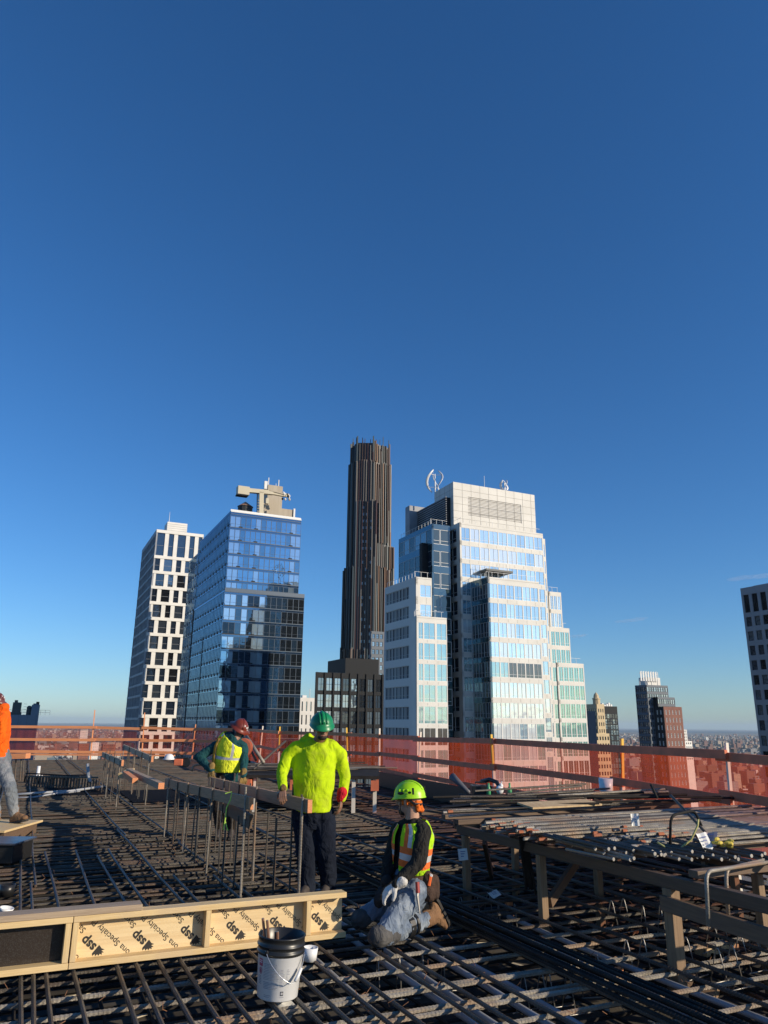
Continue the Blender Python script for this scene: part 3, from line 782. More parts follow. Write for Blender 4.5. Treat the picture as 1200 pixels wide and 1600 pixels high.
def beige_low():
    T = block('beige_building', 'small beige building with square dark windows between the glass tower and black building', (467,1090), 330, (492,1092), ly=(465,1090.4), wallm=beige_panel, glassm=[gT, gC], colsn=3, pitch=5.6, hh=4.0, gap=1.4, top=1.6)
    m = T.m; mb = MB(); mb.tube([(m.s0+6, m.t0+3, m.zt), (m.s0+6, m.t0+3, m.zt+4)], .15, 5); mb.box(m.s0+3, m.s0+5, m.t0+4, m.t0+6, m.zt, m.zt+1.2); T.part('roof_gear', mb, [mull_white]); T.fin()
beige_low()
def slate_behind():
    T = block('grey_slab_building', 'grey building partly hidden between the fluted skyscraper and the stepped tower', (580,986), 330, (600,989), ly=(578,988), wallm=slate, glassm=[gA, gB], colsn=3, pitch=3.4, gap=.6); T.fin()
slate_behind()
def clock_tower():
    Y = 420; T = block('cream_stepped_tower', 'slim cream masonry tower with a narrow ornate top beyond the stepped tower', (932,1100), Y, (944,1102), depth=9, wallm=cream_stone, glassm=[gC], colsn=3, pitch=3.6, hh=1.9, gap=.8, top=2.5, cap=60)
    m = T.m; mb = MB(); M = Matrix.Translation(((m.s0+m.s1)/2, m.t0+3, m.zt))
    mb.lathe([(2.0,0),(2.0,2.6),(2.3,2.7),(2.2,3.2),(1.5,3.4),(1.4,4.6),(.9,5.6),(.2,6.3),(0,6.5)], 10, 0, M); T.part('crown', mb, [cream_stone])
    a = L(ray_t(931, 1146, m.t0-2)); b = L(ray_t(952, 1146, m.t0-2))
    mb = MB(); q = Mass(a[0], b[0], m.t0-2, m.t0+12, a[2]); q.core(mb, .3, 0)
    lattice(T, mb, q.front(), rows_down(-30, q.zt, 3.6, 1.6, 1.9), even(q.s1-q.s0, 5, .8, .5), GZ, q.zt, 0, (1, (), .1, .25), 0, .3)
    q.left().box(mb, 0, q.t1-q.t0, GZ, q.zt-.003, -.3, 0, 1); T.part('shoulder', mb, [cream_stone, brick]); T.fin()
clock_tower()
T = block('teal_glass_building', 'dark teal glass block behind the slim cream tower', (927,1103), 520, (964,1103), ly=(918,1109), wallm=dark_metal, glassm=[gT, gC, gT], colsn=9, pitch=3.6, hh=3.0, gap=.2, top=5)
m = T.m; mb = MB()
for k in range(9): x = m.s0+2+k*1.9; mb.box(x, x+1.2, m.t0+2, m.t0+4, m.zt, m.zt+1+(k*37 % 5)*.35)
T.part('roof_gear', mb, [mull_white]); T.fin()
T = block('dark_slate_building', 'dark slate flank building left of the slim cream tower', (918,1111), 400, (930,1113), depth=12, wallm=slate, glassm=[gC], colsn=3, pitch=3.5, hh=1.8, gap=1.2); T.fin()
def right_pair():
    T = block('grey_terraced_tower', 'grey glass tower with three terraces and white screens on top', (1010,1070), 380, (1043,1069), ly=(992,1071.5), wallm=slate, glassm=[gB, gA, gB], colsn=9, pitch=3.4, hh=2.2, gap=.35, top=1.0)
    m = T.m
    for (c, r, dt, zn) in (((1027,1089),(1054,1088),-3,0),):
        mm = mass(c, m.t0+dt, r, depth=10); mb = MB(); mm.core(mb, .3, 2)
        lattice(T, mb, mm.front(), rows_down(-30, mm.zt, 3.4, 1, 2.3), even(mm.s1-mm.s0, 8, .3, .3), GZ, mm.zt, lambda i, c_: (i*7+int(c_)) % 2, (1, (.5,), .1, .2), 0, .3)
        mm.left().box(mb, 0, 10, GZ, mm.zt-.003, -.3, 0, 1); T.part('lower_wing', mb, [slate, dark_metal, roofing])
    a = L(ray_t(1006, 1058, m.t0+3)); b = L(ray_t(1031, 1058, m.t0+3)); mb = MB()
    mb.box(a[0]+2.2, b[0], m.t0+3, m.t0+9, m.zt, a[2]); T.part('roof_block', mb, [beige_panel])
    mb = MB(); s0 = L(ray_t(992, 1060, m.t0+6))[0]; z1 = L(ray_t(1010, 1050, m.t0+3))[2]
    for k in range(22):
        x = s0+k*.55; mb.box(x, x+.3, m.t0+2+.2*(k % 3), m.t0+2.2+.2*(k % 3), m.zt+2.0, z1+.4*((k*7) % 3)/2)
    for z in (m.zt+2.4, z1-1): mb.box(s0, s0+12, m.t0+2.65, m.t0+2.75, z, z+.2)
    for k in range(4): mb.box(s0+k*4, s0+k*4+.2, m.t0+2.8, m.t0+3, m.zt, m.zt+3)
    T.part('screen', mb, [mull_white]); T.fin()
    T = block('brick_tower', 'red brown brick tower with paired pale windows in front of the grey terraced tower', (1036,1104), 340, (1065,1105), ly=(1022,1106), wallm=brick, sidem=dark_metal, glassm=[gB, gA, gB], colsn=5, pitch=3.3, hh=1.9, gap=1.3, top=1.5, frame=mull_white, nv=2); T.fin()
    T = block('white_flat_building', 'small white flat block right of the brick tower', (1067,1158), 700, (1081,1158), depth=14, wallm=white_clad, glassm=[gA], colsn=4, pitch=3.3, hh=1.5, gap=1.2); T.fin()
    T = block('tan_slab_building', 'thin tan slab standing behind the brick tower', (1067,1140), 900, (1073,1140), depth=14, wallm=beige_panel, glassm=[gA], colsn=2, pitch=3.3, hh=1.5, gap=1.5); T.fin()
right_pair()
def right_edge():
    rnd = random.Random(8)
    Y = 165; s1p = at(1225, 907, Y-10)
    t0 = L(s1p)[1]; s0 = L(s1p)[0]; zt = s1p.z; t1 = L(ray_s(1158, 931, s0))[1]
    m = Mass(s0, s0+22, t0, t1, zt)
    T = Tower('grey_grid_tower', 'grey concrete grid tower cut off by the right edge of the photo', 'building', (m.s0, m.t0))
    mb = MB(); m.core(mb, .4, 2)
    F = m.left(); rw = rows_down(DET, zt, 3.15, 6.6, 2.05)+[(zt-5.6, zt-1.6)]
    cols_ = even(F.L, max(4, int(F.L/2.0)), .75, .5)
    lattice(T, mb, F, rw, cols_, GZ, zt, lambda i, c: 0 if i == len(rw)-1 else rnd.choice((1,1,2,0)), (1, (.5,), .08, .3), 0, .4)
    F = m.front(); lattice(T, mb, F, rw, even(F.L, 9, .8, .6), GZ, zt-.003, 1, (1, (.5,), .08, .3), 1, .4)
    mb.box(m.s0+3, m.s0+14, m.t0+4, m.t0+10, zt, zt+.7, 0)
    T.part('wall', mb, [mat('grid_grey', (.34,.33,.33), .7), beige_panel, roofing]); T.finish([gC, gB, gA], mull_dark)
right_edge()
def left_edge():
    bm = mat('blue_grey_metal', (.11,.17,.24), .45, c2=(.09,.14,.20), ns=.2)
    t0 = tY(20, 1116, 175); c = L(ray_t(-40, 1116, t0)); r = L(ray_t(61, 1114, t0))
    m = Mass(c[0], r[0], t0, t0+14, c[2])
    T = Tower('blue_grey_building', 'plain blue grey building with rooftop plant left of the white tower', 'building', (m.s1, m.t0))
    mb = MB(); mb.box(m.s0, m.s1, m.t0, m.t1, GZ, m.zt, 0)
    k = m.s0
    while k < m.s1: mb.box(k, k+.06, m.t0-.04, m.t0-.001, -25, m.zt-.05, 1); k += 1.8
    a = L(ray_t(50, 1101, t0)); mb.box(a[0], m.s1, m.t0+.01, m.t0+6, m.zt, a[2], 0)
    mb.box(a[0]+.3, m.s1-.5, m.t0+1, m.t0+5, a[2], a[2]+.3, 1); mb.tube([(a[0]+1.2, m.t0+2, a[2]), (a[0]+1.2, m.t0+2, a[2]+.7)], .35, 8, 2)
    T.part('wall', mb, [bm, slate, dark_metal])
    mb = MB(); a = L(ray_t(20, 1100, t0)); b = L(ray_t(34, 1100, t0))
    mb.box(a[0], b[0], m.t0+1, m.t0+4, m.zt+.6, a[2]+.4); mb.box(a[0]+.3, a[0]+1, m.t0+1.2, m.t0+2, a[2]+.4, a[2]+.9); mb.box(a[0]-.5, b[0]+.2, m.t0+.9, m.t0+4.1, m.zt, m.zt+.6)
    q = L(ray_t(45, 1112, t0)); mb.tube([(q[0], m.t0+1.5, m.zt), (q[0], m.t0+1.5, m.zt+1.6)], .5, 8); mb.ell((q[0], m.t0+1.5, m.zt+1.6), (.55,.55,.5))
    T.part('roof_plant', mb, [mat('plant_green', (.05,.07,.07), .6)])
    mb = MB()
    for k in range(10): x = a[0]-1+k*1.0; mb.box(x, x+.05, m.t0+.1, m.t0+.15, m.zt, m.zt+1.1)
    for z in (.55, 1.08): mb.box(a[0]-1, a[0]+8, m.t0+.1, m.t0+.15, m.zt+z, m.zt+z+.05)
    for dz in range(5): q = L(ray_t(36, 1112, t0)); mb.box(q[0], q[0]+.6, m.t0+.5, m.t0+.55, m.zt+.6*dz, m.zt+.6*dz+.06)
    T.part('roof_rail', mb, [slate])
left_edge()
T = block('white_slab_building', 'white block standing in the far city below the left fence rails', (142,1160), 900, (155,1160), depth=14, wallm=white_clad, glassm=[gA], colsn=4, pitch=3.3, hh=1.3, gap=1.6, det=-60); T.fin()
for i, (px, py, w_, Y, lab) in enumerate(((126,1140,12,1500,'tan tower block behind the left fence post'), (124,1162,16,1000,'left of two brown slabs behind the fence netting'), (161,1163,20,1000,'right of two brown slabs behind the fence netting'), (510,1142,8,900,'narrow grey block seen between the workers'))):
    T = block('apartment_slab', lab, (px,py), Y, (px+w_,py), depth=16, wallm=[beige_panel, brick, brick, slate][i], glassm=[gA], colsn=6, pitch=3.3, hh=1.3, gap=1.4, det=-60, cap=50); T.fin()
# ================================================================ the roof deck
M_ply = mat('deck_plywood', (.11,.092,.066), .8, c2=(.035,.03,.025), ns=1.3, coords='Position', c3=(.05,.05,.05), ns3=.6, bump=.15, bs=25)
M_bar = mat('rebar_steel', (.050,.044,.037), .5, metal=.15, c2=(.115,.10,.08), ns=5, coords='Position', c3=(.11,.075,.052), ns3=1.6, bump=.3, bs=90)
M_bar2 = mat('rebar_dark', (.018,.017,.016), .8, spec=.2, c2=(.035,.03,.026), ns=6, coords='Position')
M_barl = mat('rebar_pale', (.33,.30,.25), .5, metal=.2, c2=(.20,.175,.14), ns=7, coords='Position', c3=(.30,.21,.14), ns3=2.0, bump=.3, bs=90)  # pale tone carries part of the sunlit look of the bars
M_rust = mat('rust_tip', (.42,.13,.05), .7, c2=(.30,.10,.05), ns=12, coords='Position')
M_cut = mat('cut_steel', (.40,.37,.33), .45, metal=.5)
def wood(name, c, c2, s=1.0, kn=None):
    return mat(name, c, .65, c2=c2, ns=3.5*s, stretch=(1.2, 22, 22), bump=.12, bs=12, lo=.38, hi=.68, c3=kn, ns3=2.3)
W_pine = wood('pine_lumber', (.70,.52,.27), (.60,.42,.19), kn=(.60,.44,.24)); W_grey = wood('weathered_lumber', (.42,.235,.125), (.30,.17,.085)); W_old = wood('old_lumber', (.40,.30,.20), (.29,.21,.14))
W_brown = wood('brown_lumber', (.16,.10,.06), (.11,.07,.045)); W_orange = wood('orange_lumber', (.72,.30,.13), (.60,.22,.09)); W_osb = mat('sheathing', (.60,.44,.24), .7, c2=(.48,.33,.17), ns=18, bump=.1)
M_paint_o = mat('orange_paint', (.80,.20,.09), .6, c2=(.55,.15,.07), ns=4); M_paint_w = mat('white_post_paint', (.72,.66,.56), .6); M_paint_y = mat('yellow_post_paint', (.75,.45,.05), .6)
M_black = mat('black_plastic', (.018,.018,.018), .35); M_whitep = mat('white_plastic', (.78,.78,.77), .35); M_grey = mat('grey_pipe', (.30,.31,.33), .45)
M_paper = mat('paper_tag', (.75,.74,.70), .8)
# fence line: photo column and forward distance of each corner / post, from far left to near right
FL_ = [(-330,36),(-60,35.5),(142,36),(222,36),(300,36),(372,34.5)]
FM_ = [(372,34.5),(405,29.5),(436,26),(545,23.8),(593,22)]
FR_ = [(593,22),(653,19.2),(773,15.6),(965,11.9),(1132,9.5),(1290,7.9),(1500,6.4)]
def fpt(c): p = at(c[0], 1180, c[1]); return Vector((p.x, p.y, 0))
PF = [fpt(c) for c in FL_]; PM = [fpt(c) for c in FM_]; PR = [fpt(c) for c in FR_]
end = PR[-1]+(PR[-1]-PR[-2]).normalized()*9
OUT = [Vector((-30, -3, 0)), Vector((end.x, -3, 0)), end] + PR[::-1] + PM[::-1][1:] + PF[::-1][1:]
OUT = [Vector((p.x*1.0, p.y, 0)) for p in OUT]
def inside(x, y):
    c = False; n = len(OUT)
    for i in range(n):
        a, b = OUT[i], OUT[(i+1) % n]
        if (a.y > y) != (b.y > y) and x < (b.x-a.x)*(y-a.y)/(b.y-a.y)+a.x: c = not c
    return c
mb = MB(); mb.prism([(p.x, p.y) for p in OUT], -1.2, -.36); mb.build('deck', M_ply, kind='structure')
def clip(P, d, a, b, step=.25):
    """the part of P+d*x, x in [a,b], that lies on the deck"""
    x = a; xs = []
    while x <= b:
        q = P+d*x
        if inside(q.x, q.y): xs.append(x)
        x += step
    return (xs[0], xs[-1]) if len(xs) > 4 else None
rb = random.Random(77)
def bar_geo(mb, p0, p1, r=.016, rib=False, sag=.012, n=6, m=0, seed=0):
    d = p1-p0; ln = d.length; d.normalize(); side = Vector((0,0,1)).cross(d)
    if side.length < .1: side = Vector((1,0,0))
    def wob(x): return Vector((0,0,1))*(sag*noise.noise(Vector((x*.45, seed*3.1, 0)))) + side*(sag*1.6*noise.noise(Vector((x*.3, seed*3.1, 9))))
    if not rib:
        k = max(2, int(ln/.8)+1); pts = [p0+d*(ln*i/(k-1)) + wob(ln*i/(k-1)) for i in range(k)]; mb.tube(pts, r, n, m); return
    pts = []; rs = []; x = 0
    while x < ln:
        q = p0+d*x
        near = (q-CAM).length < 8.2 and q.y > 3.2
        if near:
            for (dx, rr) in ((0, r), (.004, r*1.11), (.012, r*1.11), (.016, r)): pts.append(q+d*dx+wob(x)); rs.append(rr)
            x += .026
        else: pts.append(q+wob(x)); rs.append(r*1.05); x += .5
    mb.tube(pts, rs, n, m)
# -- upper mat, bars running away from the camera
def solo_bar(mb, mats, label, group, name='rebar'):
    return mb.build(name, mats, label=label, cat='rebar', group=group)
nbar = 0
s = -4.2
A_s = []
while s < 8.3:
    A_s.append(s)
    if -.9 < s < 2.0: s += rb.choice((.13, .16, .19)) if rb.random() > .2 else .035
    elif 0 < s < 2.9: s += rb.choice((.24, .30))
    elif s < 2.9: s += rb.choice((.23, .25, .28)) if rb.random() > .15 else .045
    else: s += rb.choice((.26,.34,.42)) if rb.random() > .2 else .06
rest = MB()
for i, s in enumerate(A_s):
    s += rb.uniform(-.02,.02)
    lo = rb.uniform(2.0, 2.8); ang = rb.uniform(-.012, .012)
    d = (UA+UB*ang).normalized(); P = G(s, 0, 0)
    for (a, b) in ((lo, rb.uniform(8.5, 13.5) if (i % 3 != 2 or s > 2.9 or s < -.9) else rb.uniform(5.6, 6.3)), (None, 40)):
        if a is None and (i % 4 != 1 or last < 6.5) and not (s < -.9 and i % 2): continue
        if a is None: a = last-.9; off = .035
        else: off = 0
        last = b
        c = clip(P, d, a, b)
        if not c: continue
        z = .0+rb.uniform(-.004,.006)
        mb = MB(); bar_geo(mb, P+d*c[0]+UB*off+Vector((0,0,z)), P+d*c[1]+UB*off+Vector((0,0,z)), .0135, a < 3, seed=i)
        if a < 3: solo_bar(mb, M_bar, 'dark ribbed steel bar running away from the camera in the upper rebar mat', 'lengthwise bars of the rebar mat'); nbar += 1
        else:
            bb = len(rest.v); rest.v += mb.v; rest.f += [tuple(q+bb for q in f) for f in mb.f]; rest.m += mb.m
# crosswise bars under them
t = 2.6; i = 0
while t < 36.5:
    sparse = t < 5.75
    ang = rb.uniform(-.012,.012); d = (UB+UA*ang).normalized(); P = G(0, t, 0)
    spans = [(-14, 9)] if t > 5.75 else [(-1.5, 9)]
    for (a, b) in spans:
        if t > 5.75 and t < 13: a, b = (-5 - t*.3, 9)
        c = clip(P, d, a, b)
        if c:
            z = (-.034 if sparse else -.034)+rb.uniform(-.004,.004)
            mb = MB(); q0, q1 = P+d*c[0]+Vector((0,0,z)), P+d*c[1]+Vector((0,0,z))
            if t < 14.5: bar_geo(mb, q0, q1, .0125 if t > 5.75 else .0145, t < 8, seed=200+i); solo_bar(mb, M_bar if t > 5.75 else M_barl, 'dark ribbed steel bar lying crosswise under the lengthwise bars of the mat' if t > 5.75 else 'pale sunlit toned ribbed bar lying crosswise in the open mat near the camera', 'crosswise bars of the rebar mat' if t > 5.75 else 'crosswise bars nearest the camera'); nbar += 1
            else:
                bar_geo(mb, q0, q1, .0125, False, seed=200+i); bb = len(rest.v); rest.v += mb.v; rest.f += [tuple(q+bb for q in f) for f in mb.f]; rest.m += mb.m
    i += 1
    t += rb.choice((.34,.28,.06,.38)) if sparse else rb.choice((.21,.18,.24,.06)) if t < 14.5 else rb.choice((.22,.28,.18))
# second and lowest layers, too many to count; dark steel holds their shade
t = 5.9
while t < 24:
    P = G(0, t, 0); c = clip(P, UB, -12, 3.2 if t < 8 else 9, .4)
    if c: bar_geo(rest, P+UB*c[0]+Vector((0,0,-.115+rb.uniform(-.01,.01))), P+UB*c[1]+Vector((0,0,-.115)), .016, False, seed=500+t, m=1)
    t += rb.uniform(.16, .3)
t = 2.5
while t < 20:
    P = G(0, t, 0); c = clip(P, UB, -9, 9, .4)
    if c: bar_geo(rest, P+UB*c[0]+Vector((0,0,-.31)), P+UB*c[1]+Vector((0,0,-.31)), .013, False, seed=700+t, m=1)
    t += rb.uniform(.16, .24)
s = -7
while s < 8.4:
    P = G(s, 0, 0); c = clip(P, UA, 2, 22, .4)
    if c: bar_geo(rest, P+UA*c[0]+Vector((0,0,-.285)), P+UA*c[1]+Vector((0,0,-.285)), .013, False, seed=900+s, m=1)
    s += rb.uniform(.2, .32)
s = -22
while s < -4.2:
    P = G(s, 0, 0); c = clip(P, UA, 8, 40, .4)
    if c: bar_geo(rest, P+UA*c[0], P+UA*c[1], .016, False, seed=1100+s, m=0)
    s += rb.uniform(.3, .45)
rest.build('rebar_mat', [M_bar, M_bar2], kind='stuff', label='far and lower layers of the rebar mat on the deck', cat='rebar')
print('BARS', nbar)
# tie wires, scraps and offcuts caught in the mat
mb = MB(); M_rustsc = mat('rusty_scrap', (.24,.11,.05), .7); M_palesc = mat('pale_scrap', (.5,.44,.34), .8)
for k in range(2600):
    t = 2.8+ (rb.random()**1.4)*14; s = rb.uniform(-4-t*.2, 8)
    p = G(s, t, 0)
    if not inside(p.x, p.y): continue
    q = rb.random()
    if q < .72:      # twisted tie ends
        z = rb.uniform(-.03,.02); a = rb.uniform(0, 6.28); mb.bar(p+Vector((0,0,z)), p+Vector((.035*math.cos(a), .035*math.sin(a), z+rb.uniform(0,.035))), .003, .003, 0)
    elif q < .92: a = rb.uniform(0, 6.28); l = rb.uniform(.03,.16); mb.bar(p+Vector((0,0,-.348)), p+Vector((l*math.cos(a), l*math.sin(a), -.34)), rb.uniform(.01,.04), .008, rb.choice((0,1)))
    else: a = rb.uniform(0, 6.28); l = rb.uniform(.05,.22); mb.bar(p+Vector((0,0,-.335)), p+Vector((l*math.cos(a), l*math.sin(a), -.325)), .03, .02, rb.choice((1,1,0)))
mb.build('site_debris', [M_rustsc, M_palesc], kind='stuff', label='tie wire ends and small wood scraps scattered in the rebar mat', cat='debris')
# dark void patches: thin black slabs stand in for shaded gaps
M_void = mat('void_shade', (.008,.008,.01), .95, spec=.1)
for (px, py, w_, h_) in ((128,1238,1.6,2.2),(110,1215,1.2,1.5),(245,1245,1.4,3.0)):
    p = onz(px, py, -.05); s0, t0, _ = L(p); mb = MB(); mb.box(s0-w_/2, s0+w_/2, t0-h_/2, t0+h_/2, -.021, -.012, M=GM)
    mb.build('void_patch', M_void, label={128:'long dark patch for a shaded gap in the mat, middle of three left of the bar templates',110:'small dark patch for the shaded gap farthest from the camera in the mat',245:'dark patch for the shaded opening right of the far templates'}[px], cat='sheet', group='dark patches for shaded gaps in the mat')
# bundle of long dark bars running through the lower right
for k in range(8):
    s = 3.42+k*.036+rb.uniform(-.008,.008); z = .045+(k % 3)*.028
    mb = MB(); bar_geo(mb, G(s, 2.2, z), G(s+rb.uniform(-.05,.05), 9.4+rb.uniform(-.6,.6), z), .0125, True, seed=60+k)
    solo_bar(mb, M_bar2, 'very dark bar in the long bundle passing behind the kneeling worker', 'bars of the dark bundle')
# grey conduits between the bars, lower right
for k, s in enumerate((2.62, 2.78, 3.02, 3.22, 3.86, 4.05, 4.22, 2.2)):
    mb = MB(); mb.tube([G(s+.02*math.sin(j*.9+k), 2.3+j*.5, -.08-.03*(k % 2)) for j in range(9+(k % 3)*2)], .021, 8)
    mb.build('conduit', M_grey, smooth=True, label='smooth grey conduit lying under the bars at lower right', cat='conduit', group='grey conduits in the mat')
# ---------------------------------------------------------------- safety fences
net = mat('red_netting', (.66,.10,.035), .7); t_ = net.node_tree; b_ = t_.nodes['Principled BSDF']; o_ = t_.nodes['Material Output']
tr = t_.nodes.new('ShaderNodeBsdfTransparent'); tr.inputs[0].default_value = (1, .70, .66, 1); tl = t_.nodes.new('ShaderNodeBsdfTranslucent'); tl.inputs[0].default_value = (.75,.12,.035,1)
m1_ = t_.nodes.new('ShaderNodeMixShader'); m1_.inputs[0].default_value = .45; m2_ = t_.nodes.new('ShaderNodeMixShader')
tc = t_.nodes.new('ShaderNodeTexCoord'); nz = t_.nodes.new('ShaderNodeTexNoise'); nz.inputs['Scale'].default_value = 1.1; nz.inputs['Detail'].default_value = 5
mr = t_.nodes.new('ShaderNodeMapRange'); mr.inputs[3].default_value = .20; mr.inputs[4].default_value = .54
t_.links.new(tc.outputs['Object'], nz.inputs['Vector']); t_.links.new(nz.outputs[0], mr.inputs[0]); t_.links.new(mr.outputs[0], m2_.inputs[0])
t_.links.new(b_.outputs[0], m1_.inputs[1]); t_.links.new(tl.outputs[0], m1_.inputs[2]); t_.links.new(tr.outputs[0], m2_.inputs[1]); t_.links.new(m1_.outputs[0], m2_.inputs[2]); t_.links.new(m2_.outputs[0], o_.inputs[0])
net2 = net.copy(); net2.name = 'thin_red_netting'
for nd in net2.node_tree.nodes:
    if nd.type == 'MAP_RANGE': nd.inputs[3].default_value = .12; nd.inputs[4].default_value = .42
    if nd.type == 'BSDF_TRANSPARENT': nd.inputs[0].default_value = (1, .78, .76, 1)
def fence(pts, label, rails, netz, posts, posty, seed):
    r = random.Random(seed)
    F = thing('safety_fence', label, 'fence', loc=Vector((pts[0].x, pts[0].y, -.36)))
    for i in range(len(pts)-1):
        a, b = pts[i], pts[i+1]; d = (b-a).normalized(); nrm = Vector((-d.y, d.x, 0))
        if (a-CAM).dot(nrm) < 0: nrm = -nrm
        for (z, h, m_) in rails:
            dz0, dz1 = r.uniform(-.03,.03), r.uniform(-.03,.03)
            mb = MB(); mb.bar(Vector((0,0,0)), Vector(((b-a).length+.25, 0, 0)), .04, h)
            o = a-d*.12+Vector((0,0,z+dz0))-nrm*(.03+.043*(i % 2))
            Mx = frame(o, o+(b-a)+Vector((0,0,dz1-dz0)))
            mb.build('rail', m_, F, M=Mx)
        n = max(6, int((b-a).length/.12)); mb = MB(); vs = []
        nzv = len(netz)
        for k in range(n+1):
            p = a+(b-a)*(k/n)
            for z in netz:
                wv = .07*noise.noise(Vector((p.x*1.3, p.y*1.3, z*1.5)))+.05*noise.noise(Vector((p.x*5, p.y*5, z*.5)))
                vs.append(p+nrm*(.05+wv)+Vector((0,0,z)))
        mb.add(vs, [(k*nzv+j, (k+1)*nzv+j, (k+1)*nzv+j+1, k*nzv+j+1) for k in range(n) for j in range(nzv-1)])
        mb.build('netting', net2 if seed == 1 else net, F, world=True)
    for i, p in enumerate(posts):
        mb = MB(); q = Vector((p.x, p.y, -.36)); lean = Vector((r.uniform(-.05,.05), r.uniform(-.05,.05), 0))
        top = posty[i] if isinstance(posty, (list, tuple)) else posty
        nr = Vector((-p.x, -p.y, 0)).normalized()*-.0
        mb.bar(q+nr, q+lean+Vector((0,0,top*.55+.36)), .035, .055, 0, up=Vector((.9,.4,0))); mb.bar(q+lean+Vector((0,0,top*.55+.36)), q+lean*1.8+Vector((0,0,top+.36)), 0.028, .045, 1, up=Vector((.9,.4,0)))
        mb.build('post', [W_orange, W_orange] if seed == 1 else [M_paint_w, M_paint_w if i % 3 == 0 else M_paint_y], F, world=True)
    return F
nz_l = [.12,.35,.6,.85,1.1,1.28]
fence(PF, 'far left safety fence with pale orange rails across the skyline', [(1.30,.12,W_orange),(.78,.12,W_orange),(.22,.12,W_orange)], nz_l, PF[1:], [1.5,2.1,2.0,1.5,1.5], 1)
fence(PM, 'middle safety fence with red netting behind the standing workers', [(1.28,.1,W_orange),(.74,.1,M_paint_o)], nz_l, PM[1:], 1.48, 2)
fence(PR, 'right safety fence with brown red rails running towards the camera', [(1.27,.105,M_paint_o),(.80,.105,M_paint_o),(.38,.1,M_paint_o)], [.1,.3,.55,.8,1.05,1.26], PR[1:], 1.42, 3)
mb = MB(); 
for i in range(0, 4): mb.bar(PR[i]+Vector((-.12,-.12,.03)), PR[i+1]+Vector((-.12,-.12,.03)), .05, .62)
mb.build('edge_form', M_black, label='black edge form board along the foot of the right fence', cat='formwork')
mb = MB(); mb.bar(PF[1]+Vector((0,-.5,.12)), PF[2]+Vector((4,-.5,.12)), .3, .06); mb.build('edge_plank', W_orange, label='pale orange plank on the mat at the foot of the far left fence', cat='plank')
# ---------------------------------------------------------------- rows of vertical bars held by timber templates
def board(name, p0, p1, w_, h_, m_, label=None, cat='board', group=None, kind=None, bevel=.004, roll=0, tip=None):
    ln = (Vector(p1)-Vector(p0)).length; mb = MB(); mb.box(0, ln, -w_/2, w_/2, -h_/2, h_/2)
    if tip: mb.box(ln, ln+.004, -w_/2, w_/2, -h_/2, h_/2, 1)
    return mb.build(name, [m_, tip] if tip else m_, M=frame(p0, p1) @ Matrix.Rotation(roll, 4, 'X'), label=label, cat=cat, group=group, bevel=bevel)
def template(s, t0, t1, z0, z1, n, lab, group, barlab, wm=W_grey, side=1, h=.115):
    board('template_board', G(s, t1, z1), G(s, t0, z0), .045, h, wm, lab, 'board', 'template boards holding vertical bars', tip=W_orange)
    for k in range(n):
        f = (k+.35)/n; t = t0+(t1-t0)*f; z = z0+(z1-z0)*f
        ss = s + (.036 if (k*7 % 3) else -.036)*1
        mb = MB(); bar_geo(mb, G(ss+rb.uniform(-.01,.01), t+rb.uniform(-.05,.05), -.33), G(ss, t, z+h/2+rb.choice((.01,.02,.02,.10))), .0095, t < 8.4, sag=.004, seed=k, m=0)
        mb.build('vertical_bar', M_bar if k % 6 else M_barl, label=barlab, cat='rebar', group=group)
template(2.12, 7.55, 12.4, .84, .70, 20, 'nearer weathered board clamping a row of vertical bars left of the workers', 'vertical bars on the nearer left board', 'vertical bar held by the nearer left template board')
template(2.50, 6.92, 11.1, .86, .80, 16, 'weathered board with orange end that the two standing workers hold', 'vertical bars on the board the workers hold', 'vertical bar held by the board under the standing workers hands')
template(1.90, 16.3, 20.5, .80, .80, 12, 'far left board of the distant pair of bar templates', 'vertical bars on the far left board', 'thin vertical bar on the left board of the distant pair', W_old)
template(2.50, 16.5, 21.5, .86, .95, 13, 'far right board of the distant pair of bar templates', 'vertical bars on the far right board', 'thin vertical bar on the right board of the distant pair', W_old)
board('timber', at(201,1205,15.2), at(252,1228,13.2), .10, .10, W_old, 'square timber lying between the near and distant bar templates', 'timber', tip=W_orange)
board('timber_offcut', at(189,1212,15.0), at(206,1204,15.6), .11, .09, W_pine, 'short pale timber offcut leaning on the square timber', 'timber', tip=W_pine)
board('timber_block', at(196,1209,14.6), at(211,1220,14.0), .10, .09, W_orange, 'short orange ended timber block beside the pale offcut', 'timber', tip=W_orange)
board('angled_board', at(345,1255,9.2), at(392,1284,8.4), .04, .14, W_brown, 'brown board slanting down behind the nearer template board', 'board')
# hook of lime cord on the near board
mb = MB(); mb.tube([at(x, y, 8.0) for x, y in ((352,1240),(362,1237),(360,1250),(354,1262),(352,1280),(349,1296),(356,1298),(352,1284))], .006, 6)
mb.build('lime_cord', mat('lime_plastic', (.5,.75,.1), .5), label='lime green cord hanging from the nearer template board', cat='cord')
